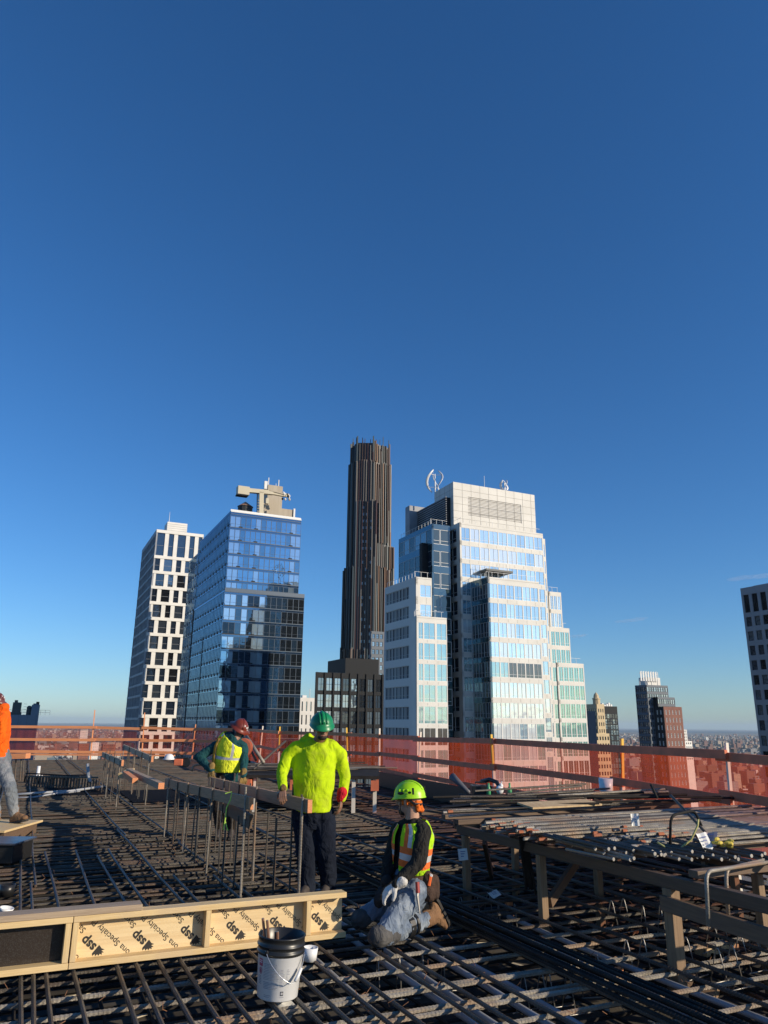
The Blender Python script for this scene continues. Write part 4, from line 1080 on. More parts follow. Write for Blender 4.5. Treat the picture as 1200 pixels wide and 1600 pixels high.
# ---------------------------------------------------------------- long form panels in the foreground
TB = 5.88; HB = .335
def sx(px, py=1470): return L(ray_t(px, py, TB))[0]
def form(name, s0, s1, studs, label, facem, plate, dark=False):
    F = thing(name, label, 'formwork', M=Matrix.Translation(G(s0, TB, .02)) @ GM)
    B0 = WM[F.name]
    def pt(nm, x0, x1, y0, y1, z0, z1, m_, bev=.003):
        mb = MB(); cx = Vector((x0, (y0+y1)/2, (z0+z1)/2))
        if (x1-x0) > (z1-z0): mb.box(0, x1-x0, -(y1-y0)/2, (y1-y0)/2, -(z1-z0)/2, (z1-z0)/2); M_ = B0 @ Matrix.Translation(cx)
        else: mb.box(0, z1-z0, -(y1-y0)/2, (y1-y0)/2, -(x1-x0)/2, (x1-x0)/2); M_ = B0 @ Matrix.Translation(Vector(((x0+x1)/2, (y0+y1)/2, z0))) @ Matrix.Rotation(-math.pi/2, 4, 'Y')
        return mb.build(nm, m_, F, M=M_, bevel=bev)
    ln = s1-s0; H = HB-.02
    pt('bottom_plate', 0, ln, 0, .09, 0, .038, plate); pt('top_plate', 0, ln, 0, .09, H-.038, H, plate)
    for x in studs: pt('stud', x-.019, x+.019, .002, .088, .0395, H-.0395, plate)
    mb = MB(); mb.box(.002, ln-.002, .0905, .108, .0, H); pan = mb.build('panel', facem, F, M=B0)
    return F, pan, ln, H
W_panel = wood('plywood_face', (.74,.57,.32), (.64,.46,.24), .5)
sR0, sR1 = sx(110, 1480), sx(541, 1440)
st_r = [.02, sx(324,1460)-sR0, sx(482,1445)-sR0, sR1-sR0-.28+.0]
F1, pan1, ln1, H1 = form('form_panel', sR0+.002, sR1, st_r[:3], 'long pine form panel printed with black lettering in the foreground', W_panel, W_pine)
sL0 = -2.6
F2, pan2, ln2, H2 = form('form_panel', sL0, sR0-.002, [.02, 1.2, sR0-sL0-.025], 'dark faced pine form panel at the left edge of the photo', mat('phenolic_face', (.025,.018,.014), .3, c2=(.03,.022,.017), ns=3, c3=(.05,.045,.04), ns3=170), W_pine)
pw = sx(222, 1425)
board('plank', G(sL0, TB+.075, HB+.021), G(pw, TB+.065, HB+.021), .14, .04, W_old, 'weathered grey plank lying on top of the two form panels', 'plank')
# printed lettering, as thin ink on the panel
def text_mesh(body, size, ext=0, off=0):
    cu = bpy.data.curves.new('txt', 'FONT'); cu.body = body; cu.size = size; cu.extrude = ext; cu.offset = off; cu.resolution_u = 3
    o = bpy.data.objects.new('txt', cu); COL.objects.link(o)
    dg = bpy.context.evaluated_depsgraph_get(); dg.update()
    me = bpy.data.meshes.new_from_object(o.evaluated_get(dg)); bpy.data.objects.remove(o); bpy.data.curves.remove(cu)
    return me
def ink(parent, B0, items, x0, x1, z0, z1, y, m_, name='lettering'):
    bm = bmesh.new()
    for (me, M_) in items:
        t = bmesh.new(); t.from_mesh(me); t.transform(M_)
        tmp = bpy.data.meshes.new('t'); t.to_mesh(tmp); t.free(); bm.from_mesh(tmp); bpy.data.meshes.remove(tmp)
    for co, no in (((x0,0,0),(-1,0,0)),((x1,0,0),(1,0,0)),((0,0,z0),(0,0,-1)),((0,0,z1),(0,0,1))):
        bmesh.ops.bisect_plane(bm, geom=bm.verts[:]+bm.edges[:]+bm.faces[:], plane_co=co, plane_no=no, clear_outer=True)
    if len(bm.faces) == 0: bm.free(); return
    me = bpy.data.meshes.new(name); bm.to_mesh(me); bm.free(); me.materials.append(m_)
    return link(name, me, parent, M=B0)
inkm = mat('black_ink', (.022,.02,.018), .6)
T1 = text_mesh('Savona Specialty Plywood  ', .055); T2 = text_mesh('ssp', .085, 0, .0025)
def glyph_logo():
    mb = MB(); mb.add([(-.082,0,.004),(-.055,0,.006),(-.07,0,-.014),(-.045,0,-.006),(-.012,0,-.012),(-.012,0,.062),(-.026,0,.074),(-.031,0,.052),(-.046,0,.062),(-.048,0,.042),(-.064,0,.046),(-.062,0,.028),(-.080,0,.026),(-.068,0,.014)], [tuple(range(14))])
    me = bpy.data.meshes.new('logo'); me.from_pydata([(v[0], v[2], 0) for v in mb.v], [], mb.f); return me
LG = glyph_logo()
wdt = max(v.co.x for v in T1.vertices)
items = []
Q = Matrix.Rotation(math.pi/2, 4, 'X')            # text plane upright, facing the camera side (-y)
def place(me, x, z, ang, sc=1): return (me, Matrix.Translation((x, .0885, z)) @ Q @ Matrix.Rotation(ang, 4, 'Z') @ Matrix.Diagonal((sc, sc, 1, 1)))
ANG = rad(139)
for k in range(-1, 9):
    x = .12+k*.33
    items.append(place(T1, x+.335, -.0, ANG)); items.append(place(T1, x-.025, .212, ANG))
    items.append(place(T2, x+.055, .105, ANG)); items.append(place(LG, x+.055, .105, ANG, .85))
for it in items: ink(F1, WM[F1.name], [it], .042, ln1-.004, .04, H1-.04, .0885, inkm, 'logo_mark' if it[0] is LG else 'lettering')
# ---------------------------------------------------------------- bucket
def bucket():
    p = onz(433, 1556, .018); M0 = Matrix.Translation(p) @ Matrix.Rotation(rad(2.5), 4, 'Y')
    B = thing('bucket', 'white labelled pail with black upper rim and short rods, before the form panel', 'bucket', M=M0)
    wl = mat('label_white', (.80,.80,.80), .32); red = mat('label_red', (.45,.07,.12), .5); gr = mat('label_print', (.26,.27,.31), .6); bk = mat('label_black', (.02,.02,.03), .6)
    H = .240; r0, r1 = .122, .137
    mb = MB(); mb.lathe([(0,.0),(r0-.01,0),(r0,.008),(r1,H),(r1+.004,H+.002),(r1-.002,H+.003)], 40); mb.build('outer_pail', wl, B, M=M0, smooth=True)
    mb = MB(); mb.lathe([(r1-.008,H-.01),(r1+.006,H+.0),(r1+.009,H+.006),(r1+.009,H+.018),(r1+.003,H+.022),(r1+.003,H+.040),(r1+.010,H+.044),(r1+.010,H+.050),(r1+.004,H+.054),(r1+.005,H+.086),(r1+.0085,H+.090),(r1+.0085,H+.096),(r1+.003,H+.099),(r1-.001,H+.096),(r1-.005,H-.02),(r0-.01,.03),(0,.03)], 40)
    mb.build('inner_pail', M_black, B, M=M0, smooth=True)
    front = math.atan2(-p.y, -p.x)
    def patch(mb, a0, a1, z0, z1, m=0, off=.0008, n=6):
        vs = []
        for i in range(n+1):
            a = front + a0+(a1-a0)*i/n
            for z in (z0, z1):
                z = z*.240/.285; r = r0+(r1-r0)*(z/H)+off; vs.append((r*math.cos(a), r*math.sin(a), z))
        mb.add(vs, [(2*i, 2*i+2, 2*i+3, 2*i+1) for i in range(n)], m)
    mb = MB()
    patch(mb, -1.12, -.86, .215, .262, 1); patch(mb, -1.10, -.88, .236, .24, 0, .0014); patch(mb, -1.10, -.88, .248, .252, 0, .0014)
    for k in range(16):                                   # warning ring
        a = k*math.pi/8; u, v = -.99+.1*math.cos(a), .185+.019*math.sin(a); patch(mb, u-.022, u+.022, v-.0022, v+.0022, 1, n=1)
    patch(mb, -1.04, -.96, .172, .196, 1, .0012, 2); patch(mb, -.98, -.93, .178, .186, 1, .0012, 1)
    rr = random.Random(4)
    for (c0, c1, zt, zb) in ((-.76,-.1,.235,.205),(-.78,.02,.195,.13),(-.76,0,.12,.075),(.05,.28,.205,.10),(.34,.5,.205,.11),(-1.1,-.86,.15,.10)):
        z = zt
        while z > zb: patch(mb, c0, c1-rr.uniform(0,.12), z, z+.0036, 2, n=5); z -= .0095
    patch(mb, .12, .26, .045, .072, 3); patch(mb, .15, .23, .0515, .0655, 0, .0014); patch(mb, .17, .21, .055, .062, 3, .0019); patch(mb, .1, .3, .034, .037, 2); patch(mb, -.7,-.4,.03,.033,2); patch(mb, -.7,-.35,.04,.043,2)
    mb.build('label', [wl, red, gr, bk], B, M=M0)
    # wire bail hanging on the near side
    def cy(a, z, off): r = r1+off; return Vector((r*math.cos(front+a), r*math.sin(front+a), z))
    pts = [cy(-.62, H+.022, .012)]
    for i in range(1, 13):
        u = i/12; pts.append(cy(-.62+u*1.85, H+.02-.16*math.sin(min(1,u*1.32)*math.pi*.5)+(.155*max(0,u-.62)/.38*.9), .014+.02*math.sin(u*math.pi)))
    mb = MB(); mb.tube(pts, .0028, 6); mb.build('handle_wire', mat('zinc_wire', (.6,.6,.6), .3, metal=.8), B, M=M0)
    mb = MB(); mb.tube([pts[8]+Vector((0,0,0)), pts[9], pts[10]], .010, 8); mb.build('grip', M_whitep, B, M=M0, smooth=True)
    for a in (-.62, 2.5):
        mb = MB(); c = cy(a, H+.022, .004); mb.ell(c, (.014,.014,.014), n=8, k=5); mb.build('handle_lug', M_black, B, M=M0)
    for k, (dx, dy, lx, ln_) in enumerate(((-.05,.01,-.16,.37),(-.03,.0,-.14,.36),(.0,.02,-.06,.29),(-.015,.03,-.05,.285))):
        q = p+Vector((dx, dy, .05)); d = Vector((lx, .02, .95)).normalized()
        mb = MB(); mb.tube([q, q+d*ln_], .0085, 6); mb.tube([q+d*ln_, q+d*(ln_+.002)], .0075, 6, 1)
        mb.build('steel_rod', [mat('rusty_rod', (.20,.10,.06), .6), M_cut], label=['longest rusty rod leaning left in the bucket','second long rusty rod leaning left in the bucket','short upright rusty rod in the middle of the bucket','shortest rusty rod standing in the bucket'][k], cat='rod', group='rusty rods in the bucket')
bucket()
def cup(px, py, z, r, h, m_, lab, cat='cup', tilt=0, name='cup'):
    p = onz(px, py, z); mb = MB(); mb.lathe([(0,0),(r*.86,0),(r,h),(r*.93,h),(r*.8,.01),(0,.01)], 20)
    mb.build(name, m_, M=Matrix.Translation(p) @ Matrix.Rotation(tilt, 4, 'Y'), smooth=True, label=lab, cat=cat)
cup(484, 1501, .0, .052, .085, M_whitep, 'small grey white tub behind the bucket under the form panel', 'tub', .05, 'tub')
cup(436, 1590, -.10, .07, .09, mat('clear_plastic', (.6,.6,.58), .12, spec=1), 'shiny crumpled plastic cup between the bars below the bucket', 'cup', .5)
cup(10, 1400, .0, .07, .1, M_black, 'black round pipe sleeve at the left edge on the mat', 'sleeve', 0, 'pipe_sleeve')
cup(9, 1424, .0, .06, .03, M_whitep, 'white dish beside the black sleeve at the left edge', 'dish', .2, 'dish')
# ---------------------------------------------------------------- material table at the right
W_leg = wood('leg_lumber', (.27,.175,.10), (.19,.12,.065)); W_beam = wood('beam_lumber', (.115,.070,.042), (.08,.05,.03))  # dark wood tones hold some of the shade under the table
TZ = .60
def table():
    T = thing('material_table', 'rough timber work table on square legs piled with steel bars at the right', 'table', M=Matrix.Translation(G(5.9, 5.6, -.36)) @ GM)
    def P(nm, p0, p1, w_, h_, m_):
        ln = (p1-p0).length; mb = MB(); mb.box(0, ln, -w_/2, w_/2, -h_/2, h_/2); mb.build(nm, m_, T, M=frame(p0, p1, Vector((0,0,1)) if abs((p1-p0).normalized().z) < .9 else UA), bevel=.004)
    for s, ts in ((4.32, (7.15, 5.88, 4.38, 3.0)), (5.42, (7.9, 6.45, 4.55, 3.1)), (6.7, (7.6, 5.9, 4.4, 3.0)), (7.7, (7.2, 5.6, 4.0))):
        for t in ts: P('leg', G(s, t, -.36), G(s+rb.uniform(-.02,.02), t, TZ-.104), *((.085,.085) if t == 4.38 else (.066,.066)), W_leg)
        P('beam', G(s, 2.7, TZ-.06), G(s, 7.3 if s < 4.5 else 8.25, TZ-.06), .07, .085, W_beam)
    for k in (1, 3, 5, 6, 7, 8, 9, 10, 11, 12): t = 2.8+k*.44+rb.uniform(-.05,.05); P('joist', G(4.28+rb.uniform(-.05,.06), t, TZ+.02), G(7.9, t+rb.uniform(-.04,.04), TZ+.02), .085, .05, W_brown if k % 2 else W_beam)
    P('brace', G(4.27, 4.42, .40), G(4.27, 2.9, .36), .04, .10, W_brown)
    P('brace', G(4.40, 5.9, .1), G(5.3, 6.4, .48), .04, .09, W_brown); P('brace', G(4.9, 7.6, .0), G(4.5, 7.1, .44), .04, .08, W_beam)
    mb = MB(); mb.box(0, .95, -.13, .13, 0, .018); mb.build('top_sheet', W_osb, T, M=Matrix.Translation(G(4.85, 6.85, TZ+.185)) @ GM @ Matrix.Rotation(.05, 4, 'Z') @ Matrix.Rotation(.10, 4, 'X'))
table()
zt = TZ+.05
M_pale_pipe = mat('pale_pipe', (.36,.37,.38), .5)
# crosswise bars piled on the table
nb = 0
for k in range(96):
    lay = k % 3; t = 4.85+ (k//3)*.052+rb.uniform(-.025,.025)+.02*lay
    if t > 6.45: t = 7.25+(t-6.45)*2.0+rb.uniform(-.1,.1)
    z = zt+.016+lay*.032
    s0 = rb.uniform(3.98, 4.3) if t > 5.6 else rb.uniform(4.4, 5.0)+ (.35 if lay == 2 else 0) + (.25 if t > 7.2 else 0); s1 = rb.uniform(7.6, 8.1)
    a = rb.uniform(-.025,.025)
    if t > 7.2: a *= 4
    p0, p1 = G(s0, t-a, z), G(s1, t+a, z+rb.uniform(0,.02))
    mb = MB(); bar_geo(mb, p0, p1, .0125, t < 6.4, sag=.006, seed=k, m=0)
    d = (p1-p0).normalized(); mb.tube([p0-d*.001, p0+d*rb.uniform(.03,.09)], .0142, 6, 1 if rb.random() < .6 else 2)
    mb.build('rebar', [M_barl if rb.random() < .8 else M_bar, M_rust, M_cut], label='loose bar with rusty end lying crosswise on the material table', cat='rebar', group='crosswise bars on the table'); nb += 1
# bars whose cut ends face the camera
for k in range(56):
    u = (k//2)/27; s = 4.10+u*.98+rb.uniform(-.02,.02); z = zt+.012+(k % 2)*.026+rb.uniform(-.008,.022); t0 = 4.78-.72*u+rb.uniform(-.17,.13)
    p0, p1 = G(s, t0, z), G(s+rb.uniform(-.06,.06), t0+rb.uniform(.45,.9), z+rb.uniform(-.01,.03))
    mb = MB(); mb.tube([p0, p1], .011, 6, 0); d = (p1-p0).normalized(); mb.tube([p0-d*.002, p0+d*.004], .0135, 7, 1)
    mb.build('short_bar', [M_bar if k % 2 else M_barl, M_cut], label='short bar on the table with its bright cut end towards the camera', cat='rebar', group='short bars with cut ends facing the camera')
# untidy dark bars at the back of the pile
mb0 = 0
for k in range(26):
    p0 = G(rb.uniform(4.4, 6.2), rb.uniform(7.1, 8.2), zt+.10+rb.uniform(0,.08)); d = (UB+UA*rb.uniform(-.35,.22)).normalized(); ln = rb.uniform(1.0, 2.2)
    mb = MB(); bar_geo(mb, p0, p0+d*ln+Vector((0,0,rb.uniform(-.04,.05))), .0125, False, seed=k); mb.build('rebar', rb.choice((M_bar, M_bar2, M_barl)), label='untidy bar heaped at the back of the material table', cat='rebar', group='untidy bars at the back of the table')
def poly_thing(name, pts, r, m_, lab, cat, n=7, smooth=True, group=None):
    mb = MB(); mb.tube(pts, r, n); return mb.build(name, m_, smooth=smooth, label=lab, cat=cat, group=group)
def arc_pts(P):   # rounds the corners of a polyline
    out = []
    for i in range(len(P)):
        if i in (0, len(P)-1): out.append(P[i]); continue
        a, b, c = P[i-1], P[i], P[i+1]; u = (a-b).normalized()*min(.07, (a-b).length*.4); v = (c-b).normalized()*min(.07, (c-b).length*.4)
        for f in (0, .25, .5, .75, 1): out.append((b+u)*(1-f)**2+b*2*f*(1-f)+(b+v)*f*f)
    return out
poly_thing('bent_bar', arc_pts([at(1107,1448,5.15), at(1103,1362,5.2), at(1215,1345,5.9)]), .013, M_barl, 'nearer bent bar hooking over the table edge at far right', 'rebar', group='bent bars over the table edge')
poly_thing('bent_bar', arc_pts([at(1138,1432,5.35), at(1134,1358,5.4), at(1215,1339,6.0)]), .013, M_barl, 'farther bent bar hooking over the table edge at far right', 'rebar', group='bent bars over the table edge')
poly_thing('bent_bar', arc_pts([at(1047,1322,6.3), at(1048,1274,6.3), at(1085,1266,6.5), at(1096,1290,6.4)]), .011, M_bar2, 'dark hooped bar standing up from the pile on the table', 'rebar')
poly_thing('leaning_bar', [at(1048,1243,6.9), at(1085,1282,6.5), at(1122,1322,6.1)], .012, M_bar, 'bar leaning diagonally across the pile at the right', 'rebar')
poly_thing('leaning_bar', [at(1017,1226,7.6), at(1027,1247,7.5)], .012, M_bar2, 'short bar end sticking up at the back of the pile', 'rebar')
poly_thing('strap', [at(x, y, 6.2) for x, y in ((1027,1316),(1040,1324),(1062,1326),(1080,1312),(1090,1290),(1091,1280))], .008, mat('yellow_strap', (.45,.42,.16), .6), 'yellow woven strap looped over the pile on the table', 'strap')
mb = MB(); c = at(1130, 1318, 6.1)
for k in range(9): mb.ell(c+Vector((rb.uniform(-.06,.06), rb.uniform(-.04,.04), rb.uniform(-.02,.03))), (.035,.018,.014), M=Matrix.Rotation(rb.uniform(0,3),4,'Z'), n=8, k=5)
mb.build('yellow_rope_knot', mat('yellow_rope', (.62,.48,.08), .7), label='yellow rope knot on the pile at far right', cat='rope')
def tag_sheet(px, py, Y, w_, h_, rz, rx, lab, m_=M_paper):
    mb = MB(); n = 4; vs = []
    for i in range(n+1):
        for j in range(2): vs.append((w_*(i/n-.5), .012*math.sin(i*1.3), h_*(j-.5)))
    mb.add(vs, [(2*i, 2*i+2, 2*i+3, 2*i+1) for i in range(n)], 0)
    for k in range(3): mb.box(-w_*.28, w_*.25-k*.01, -.014, -.0135, h_*(.2-.2*k), h_*(.2-.2*k)+h_*.06, 1)
    mb.build('paper_tag', [m_, gr_ink], M=Matrix.Translation(at(px, py, Y)) @ Euler((rx, 0, rz)).to_matrix().to_4x4(), label=lab, cat='tag', group='paper tags on the steel')
gr_ink = mat('tag_ink', (.12,.14,.3), .7)
tag_sheet(723, 1335, 8.2, .10, .11, .3, -.3, 'white paper tag hanging left of the table')
tag_sheet(992, 1281, 6.9, .07, .10, .2, -.1, 'small white tag standing in the bars in the middle of the table')
tag_sheet(1101, 1315, 6.1, .10, .13, .5, -.5, 'crumpled white tag below the leaning bar'); tag_sheet(1110, 1311, 6.15, .10, .13, -.6, -.8, 'pinkish tag beside the yellow rope knot', mat('pink_tag', (.62,.42,.38), .8))
tag_sheet(772, 1340+57, 7.6, .14, .07, .8, -1.0, 'folded grey sheet on the mat between the table legs')
# hanging bundle of dark bars under the table
for k in range(6):
    a = at(812+k*2.2, 1308, 7.3); b = at(822+k*3.0, 1390+rb.uniform(-6,8), 7.5)
    mb = MB(); mb.tube([a, b], .011, 6); mb.build('rebar', M_bar2, label='dark bar leaning down under the table edge', cat='rebar', group='dark bars leaning under the table')
# clutter on the deck by the fence
def hose(pts, r, m_, name, lab, cat): poly_thing(name, [at(*p) for p in pts], r, m_, lab, cat, 8)
hose([(706,1213,12.2),(716,1222,12.1),(730,1236,12.0),(737,1241,12.0)], [.06,.045,.035,.03], mat('grey_hose', (.11,.11,.12), .5), 'hose_nozzle', 'grey hose end lying at the left of the clutter by the fence', 'hose')
hose([(752,1221,11.3),(765,1218,11.2),(776,1222,11.1),(783,1235,11.0),(779,1247,11.0),(770,1254,11)], .03, M_black, 'cable', 'thick black cable curling up against the red fence', 'cable')
hose([(740,1250,10.8),(765,1246,10.7),(790,1252,10.6),(812,1238,10.6)], .035, M_black, 'cable', 'black cable lying low beside the white bag', 'cable')
for k, (px, py, w_, h_, lab, m_, nm, ct) in enumerate(((752,1248,.28,.3,'black square case in the clutter by the fence', M_black, 'tool_case','case'), (728,1258,.35,.16,'low dark bundle at the left of the black case', M_black, 'tool_bag','bag'), (803,1256,.3,.14,'low black box right of the clutter', M_black, 'low_box','box'))):
    p = at(px, py, 11.2); mb = MB(); mb.box(-w_/2, w_/2, -.14, .14, -.3, h_*.6); mb.box(-w_*.3, w_*.3, -.015, .015, h_*.6+.03, h_*.6+.05); mb.box(-w_*.3, -w_*.27, -.015, .015, h_*.6, h_*.6+.03); mb.box(w_*.27, w_*.3, -.015, .015, h_*.6, h_*.6+.03)
    mb.build(nm, m_, M=Matrix.Translation(p), label=lab, cat=ct, bevel=.02)
for (px, lab) in ((764,'left green capped bottle in the clutter'), (797,'right green capped bottle in the clutter')):
    p = at(px, 1252, 11); mb = MB(); mb.lathe([(0,0),(.03,0),(.03,.16),(.014,.2),(.014,.24),(0,.24)], 12); mb.build('bottle', mat('green_bottle', (.05,.30,.12), .4), M=Matrix.Translation(p), smooth=True, label=lab, cat='bottle', group='green bottles in the clutter')
mb = MB(); mb.ell((0,0,.05), (.055,.045,.06)); mb.ell((.02,0,.10), (.03,.03,.035)); mb.capsule((.02,0,.12),(.035,0,.16),.012,.006,6); mb.build('white_bag', M_whitep, M=Matrix.Translation(at(781, 1240, 11)), smooth=True, label='small white bag in the clutter by the fence', cat='bag')
cup(947, 1246, .62, .10, .26, M_whitep, 'white plastic jug standing behind the bar pile', 'jug', .05, 'jug')
mb = MB(); mb.tube([at(690,1262,9.6), at(735,1258,9.6)], .02, 8, 0); mb.tube([at(735,1258,9.6), at(812,1254,9.6)], .019, 8, 1); mb.build('pole', [M_black, M_barl], label='pole with a black sleeve lying left of the table', cat='pole')
# ---------------------------------------------------------------- wire bar chairs, hairpins standing in the mat
def chair_mesh():
    mb = MB()
    for x in (0, .16):
        mb.tube(arc_pts([Vector((x,-.07,0)), Vector((x,-.012,.255)), Vector((x,.012,.255)), Vector((x,.09,0))]), .0045, 6)
    mb.tube([(-.03,-.07,.002),(.30,-.07,.002)], .0045, 6); mb.tube([(-.03,.09,.002),(.30,.09,.002)], .0045, 6)
    return mb
M_wire = mat('chair_wire', (.34,.32,.29), .4, metal=.6)
proto = None
spots = [(1120,1520),(1165,1545),(1190,1540),(1060,1560),(985,1560),(905,1555),(820,1590),(860,1585),(1010,1490),(960,1480),(1130,1575),(745,1440),(700,1450),(780,1460),(660,1545),(590,1560)]
for k, (px, py) in enumerate(spots):
    p = onz(px, py, -.30); M_ = Matrix.Translation(p) @ Matrix.Rotation(GA+rb.uniform(-.35,.35), 4, 'Z')
    if px > 950: M_ = Matrix.Translation(p+Vector((0,0,.12))) @ Matrix.Rotation(GA+rb.uniform(-.35,.35), 4, 'Z')
    if proto is None: proto = chair_mesh().build('bar_chair', M_wire, M=M_, smooth=True, label='bent wire bar chair standing in the mat at lower right', cat='bar chair', group='wire bar chairs at lower right')
    else: link('bar_chair', proto.data, M=M_, label='bent wire bar chair standing in the mat at lower right', cat='bar chair', group='wire bar chairs at lower right')
# wood scraps on the deck, lower right
for k, (px, py, w_, l_, m_, lab) in enumerate(((1065,1535,.09,.34,W_beam,'reddish timber block under the bars near the table leg'),(1110,1552,.09,.30,W_leg,'second timber block farther right under the bars'),(1120,1480,.12,.5,W_osb,'pale ply strip under the bars between the right legs'),(955,1520,.05,.2,W_orange,'small orange offcut under the bars'),(795,1412,.03,.10,W_orange,'small orange chip by the middle table leg'))):
    p = onz(px, py, -.27); mb = MB(); mb.box(-l_/2, l_/2, -w_/2, w_/2, -.03, .03); mb.build('wood_offcut', m_, M=Matrix.Translation(p) @ Matrix.Rotation(GA+rb.uniform(-.3,.6), 4, 'Z'), label=lab, cat='offcut', group='wood offcuts under the bars', bevel=.003)
for k, (px, py, m_, lab) in enumerate(((790,1390,mat('green_tarp', (.02,.10,.06), .6),'dark green sheet on the deck between the table legs'),(700,1380,slate,'grey sheet on the deck left of the table'),(660,1395,slate,'grey sheet on the deck behind the kneeling worker'))):
    p = onz(px, py, -.33); mb = MB(); mb.box(-.45,.45,-.3,.3,-.01,.006); mb.build('deck_sheet', m_, M=Matrix.Translation(p) @ GM, label=lab, cat='sheet')
# ---------------------------------------------------------------- left edge
p = onz(-30, 1296, .14); mb = MB(); mb.box(-1.6, .38, -.6, .6, -.03, 0); mb.box(-1.6,.36,-.55,-.46,-.46,-.031,1); mb.box(0.26,.34,-.45,.5,-.46,-.031,1)
mb.build('plywood_platform', [W_pine, W_brown], M=Matrix.Translation(p+Vector((0,.5,0))), label='low plywood platform under the walking worker at the left edge', cat='platform', bevel=.003)
p = onz(-20, 1350, 0); mb = MB(); mb.box(-.7, .28, 0, .5, 0, .20); mb.box(-.74, .31, -.04, .54, .20, .225, 1); mb.build('black_bin', [M_black, mat('bin_lid', (.05,.055,.07), .3)], M=Matrix.Translation(p), label='black lidded bin on the mat at the left edge', cat='bin', bevel=.01)
board('timber', at(-30,1183,22), at(44,1181,22), .3, .14, W_orange, 'pale orange timber by the walking worker on thin legs', 'timber')
for k, px in enumerate((25, 33, 37)):
    mb = MB(); mb.tube([at(px,1186,22), at(px-3,1235,22)], .02, 6); mb.build('vertical_bar', M_bar, label='thin vertical bar under the pale orange timber', cat='rebar', group='steel legs under the orange timber')
poly_thing('white_conduit', [at(x, y, Y) for x, y, Y in ((18,1242,17.6),(60,1239,17.8),(110,1236,18.2),(160,1229,19))], .028, M_pale_pipe, 'upper white conduit lying across the mat at left', 'conduit')
poly_thing('white_conduit', [at(x, y, Y) for x, y, Y in ((18,1247,17.2),(52,1246,17.3),(80,1241,17.6),(125,1236,18))], .022, M_grey, 'lower grey white conduit lying across the mat at left', 'conduit')
poly_thing('white_pipe', [at(137,1193,17.6), at(138,1212,17.6), at(141,1222,17.5)], .035, M_pale_pipe, 'short white pipe standing at left of the distant templates', 'pipe')
mb = MB(); q = at(60, 1205, 24)
mb.lathe([(0,0),(.12,0),(.12,.06),(.2,.1),(.2,.16),(.05,.2),(.05,.45),(0,.45)], 12); mb.build('pipe_stub', M_whitep, M=Matrix.Translation(q+Vector((0,0,-.3))), smooth=True, label='white capped pipe stub far left on the mat', cat='pipe')
mb = MB()
for k in range(16): q = at(40+k*5.5, 1212+.3*k, 21.5-.1*k); mb.box(q.x-.02, q.x+.02, q.y-.02, q.y+.02, -.05, q.z)
for a, b in (((40,1208),(125,1214)),): mb.bar(at(40,1208,21.6), at(125,1213,20.2), .03, .03)
mb.build('wire_cage', M_bar2, label='long low wire cage on the mat at far left', cat='cage')
mb = MB()
for k in range(26): q = at(45+k*4.4, 1222, 20.3-.05*k); mb.box(q.x-.015, q.x+.015, q.y-.015, q.y+.015, -.03, .26)
mb.bar(at(45,1213,20.3)*1.0, at(155,1215,19.0), .035, .035); mb.build('wire_cage', M_bar, label='nearer wire cage across the mat beside the white conduit', cat='cage')
# far rack with bars, orange parts and legs
def rack():
    a = at(380, 1200, 15.2); b = at(592, 1196, 15.6)
    T = thing('bar_rack', 'low rack of stacked bars on short white legs behind the standing workers', 'rack', loc=Vector(((a.x+b.x)/2, a.y, -.36)))
    mb = MB()
    mb.box(a.x, b.x, 15, 17.6, .58, .64); mb.build('rack_top', M_bar2, T, world=True)
    for k, px in enumerate((400, 468, 510, 553, 586)):
        p = at(px, 1210, 15.1); mb = MB(); mb.box(p.x-.035, p.x+.035, p.y-.035, p.y+.035, -.36, .58); mb.build('leg', M_paint_w if k != 1 else M_bar2, T, world=True)
    for k, (x0, x1) in enumerate(((386,394),(455,466),(580,592))):
        p, q = at(x0, 1200, 14.98), at(x1, 1200, 14.98); mb = MB(); mb.box(p.x, q.x, 14.9, 15.3, .38 , .56); mb.build('orange_bracket', M_paint_o, T, world=True)
rack()
for k in range(22):
    y = 15.1+rb.uniform(0, 2.3); x0 = rb.uniform(-3.4,-2.6); mb = MB(); bar_geo(mb, Vector((x0, y, .66+rb.uniform(0,.09))), Vector((x0+rb.uniform(2.0,3.0), y+rb.uniform(-.3,.5), .67+rb.uniform(0,.1))), .014, False, seed=k)
    mb.build('rebar', rb.choice((M_bar, M_barl)), label='bar stacked on the low rack behind the workers', cat='rebar', group='bars on the low rack')
poly_thing('prop', [at(385,1150,13.6), at(412,1192,13.2)], .03, M_barl, 'steel prop leaning down right behind the red helmet', 'prop'); poly_thing('prop', [at(396,1202,13.2), at(446,1158,14.2)], .02, M_bar, 'thin prop leaning up right behind the red helmet', 'prop')
poly_thing('prop', [at(380,1150,13.7), at(400,1188,13.3)], .02, M_bar, 'thin prop beside the steel prop behind the red helmet', 'prop')
mb = MB(); R_ = Matrix.Translation(at(380,1168,13.0)) @ Matrix.Rotation(1.45, 4, 'Z') @ Matrix.Rotation(math.pi/2, 4, 'Y')
mb.lathe([(.04,-.05),(.15,-.05),(.15,-.03),(.08,-.03),(.08,.03),(.15,.03),(.15,.05),(.04,.05)], 20, 0); mb.build('cable_reel', M_paint_o, M=R_, label='orange cable reel standing behind the red helmet worker', cat='reel')
poly_thing('bent_bar', arc_pts([at(300,1205,14), at(302,1196,14), at(318,1194,14), at(322,1205,14)]), .02, M_barl, 'pale hooped bar left of the red helmet worker', 'rebar')
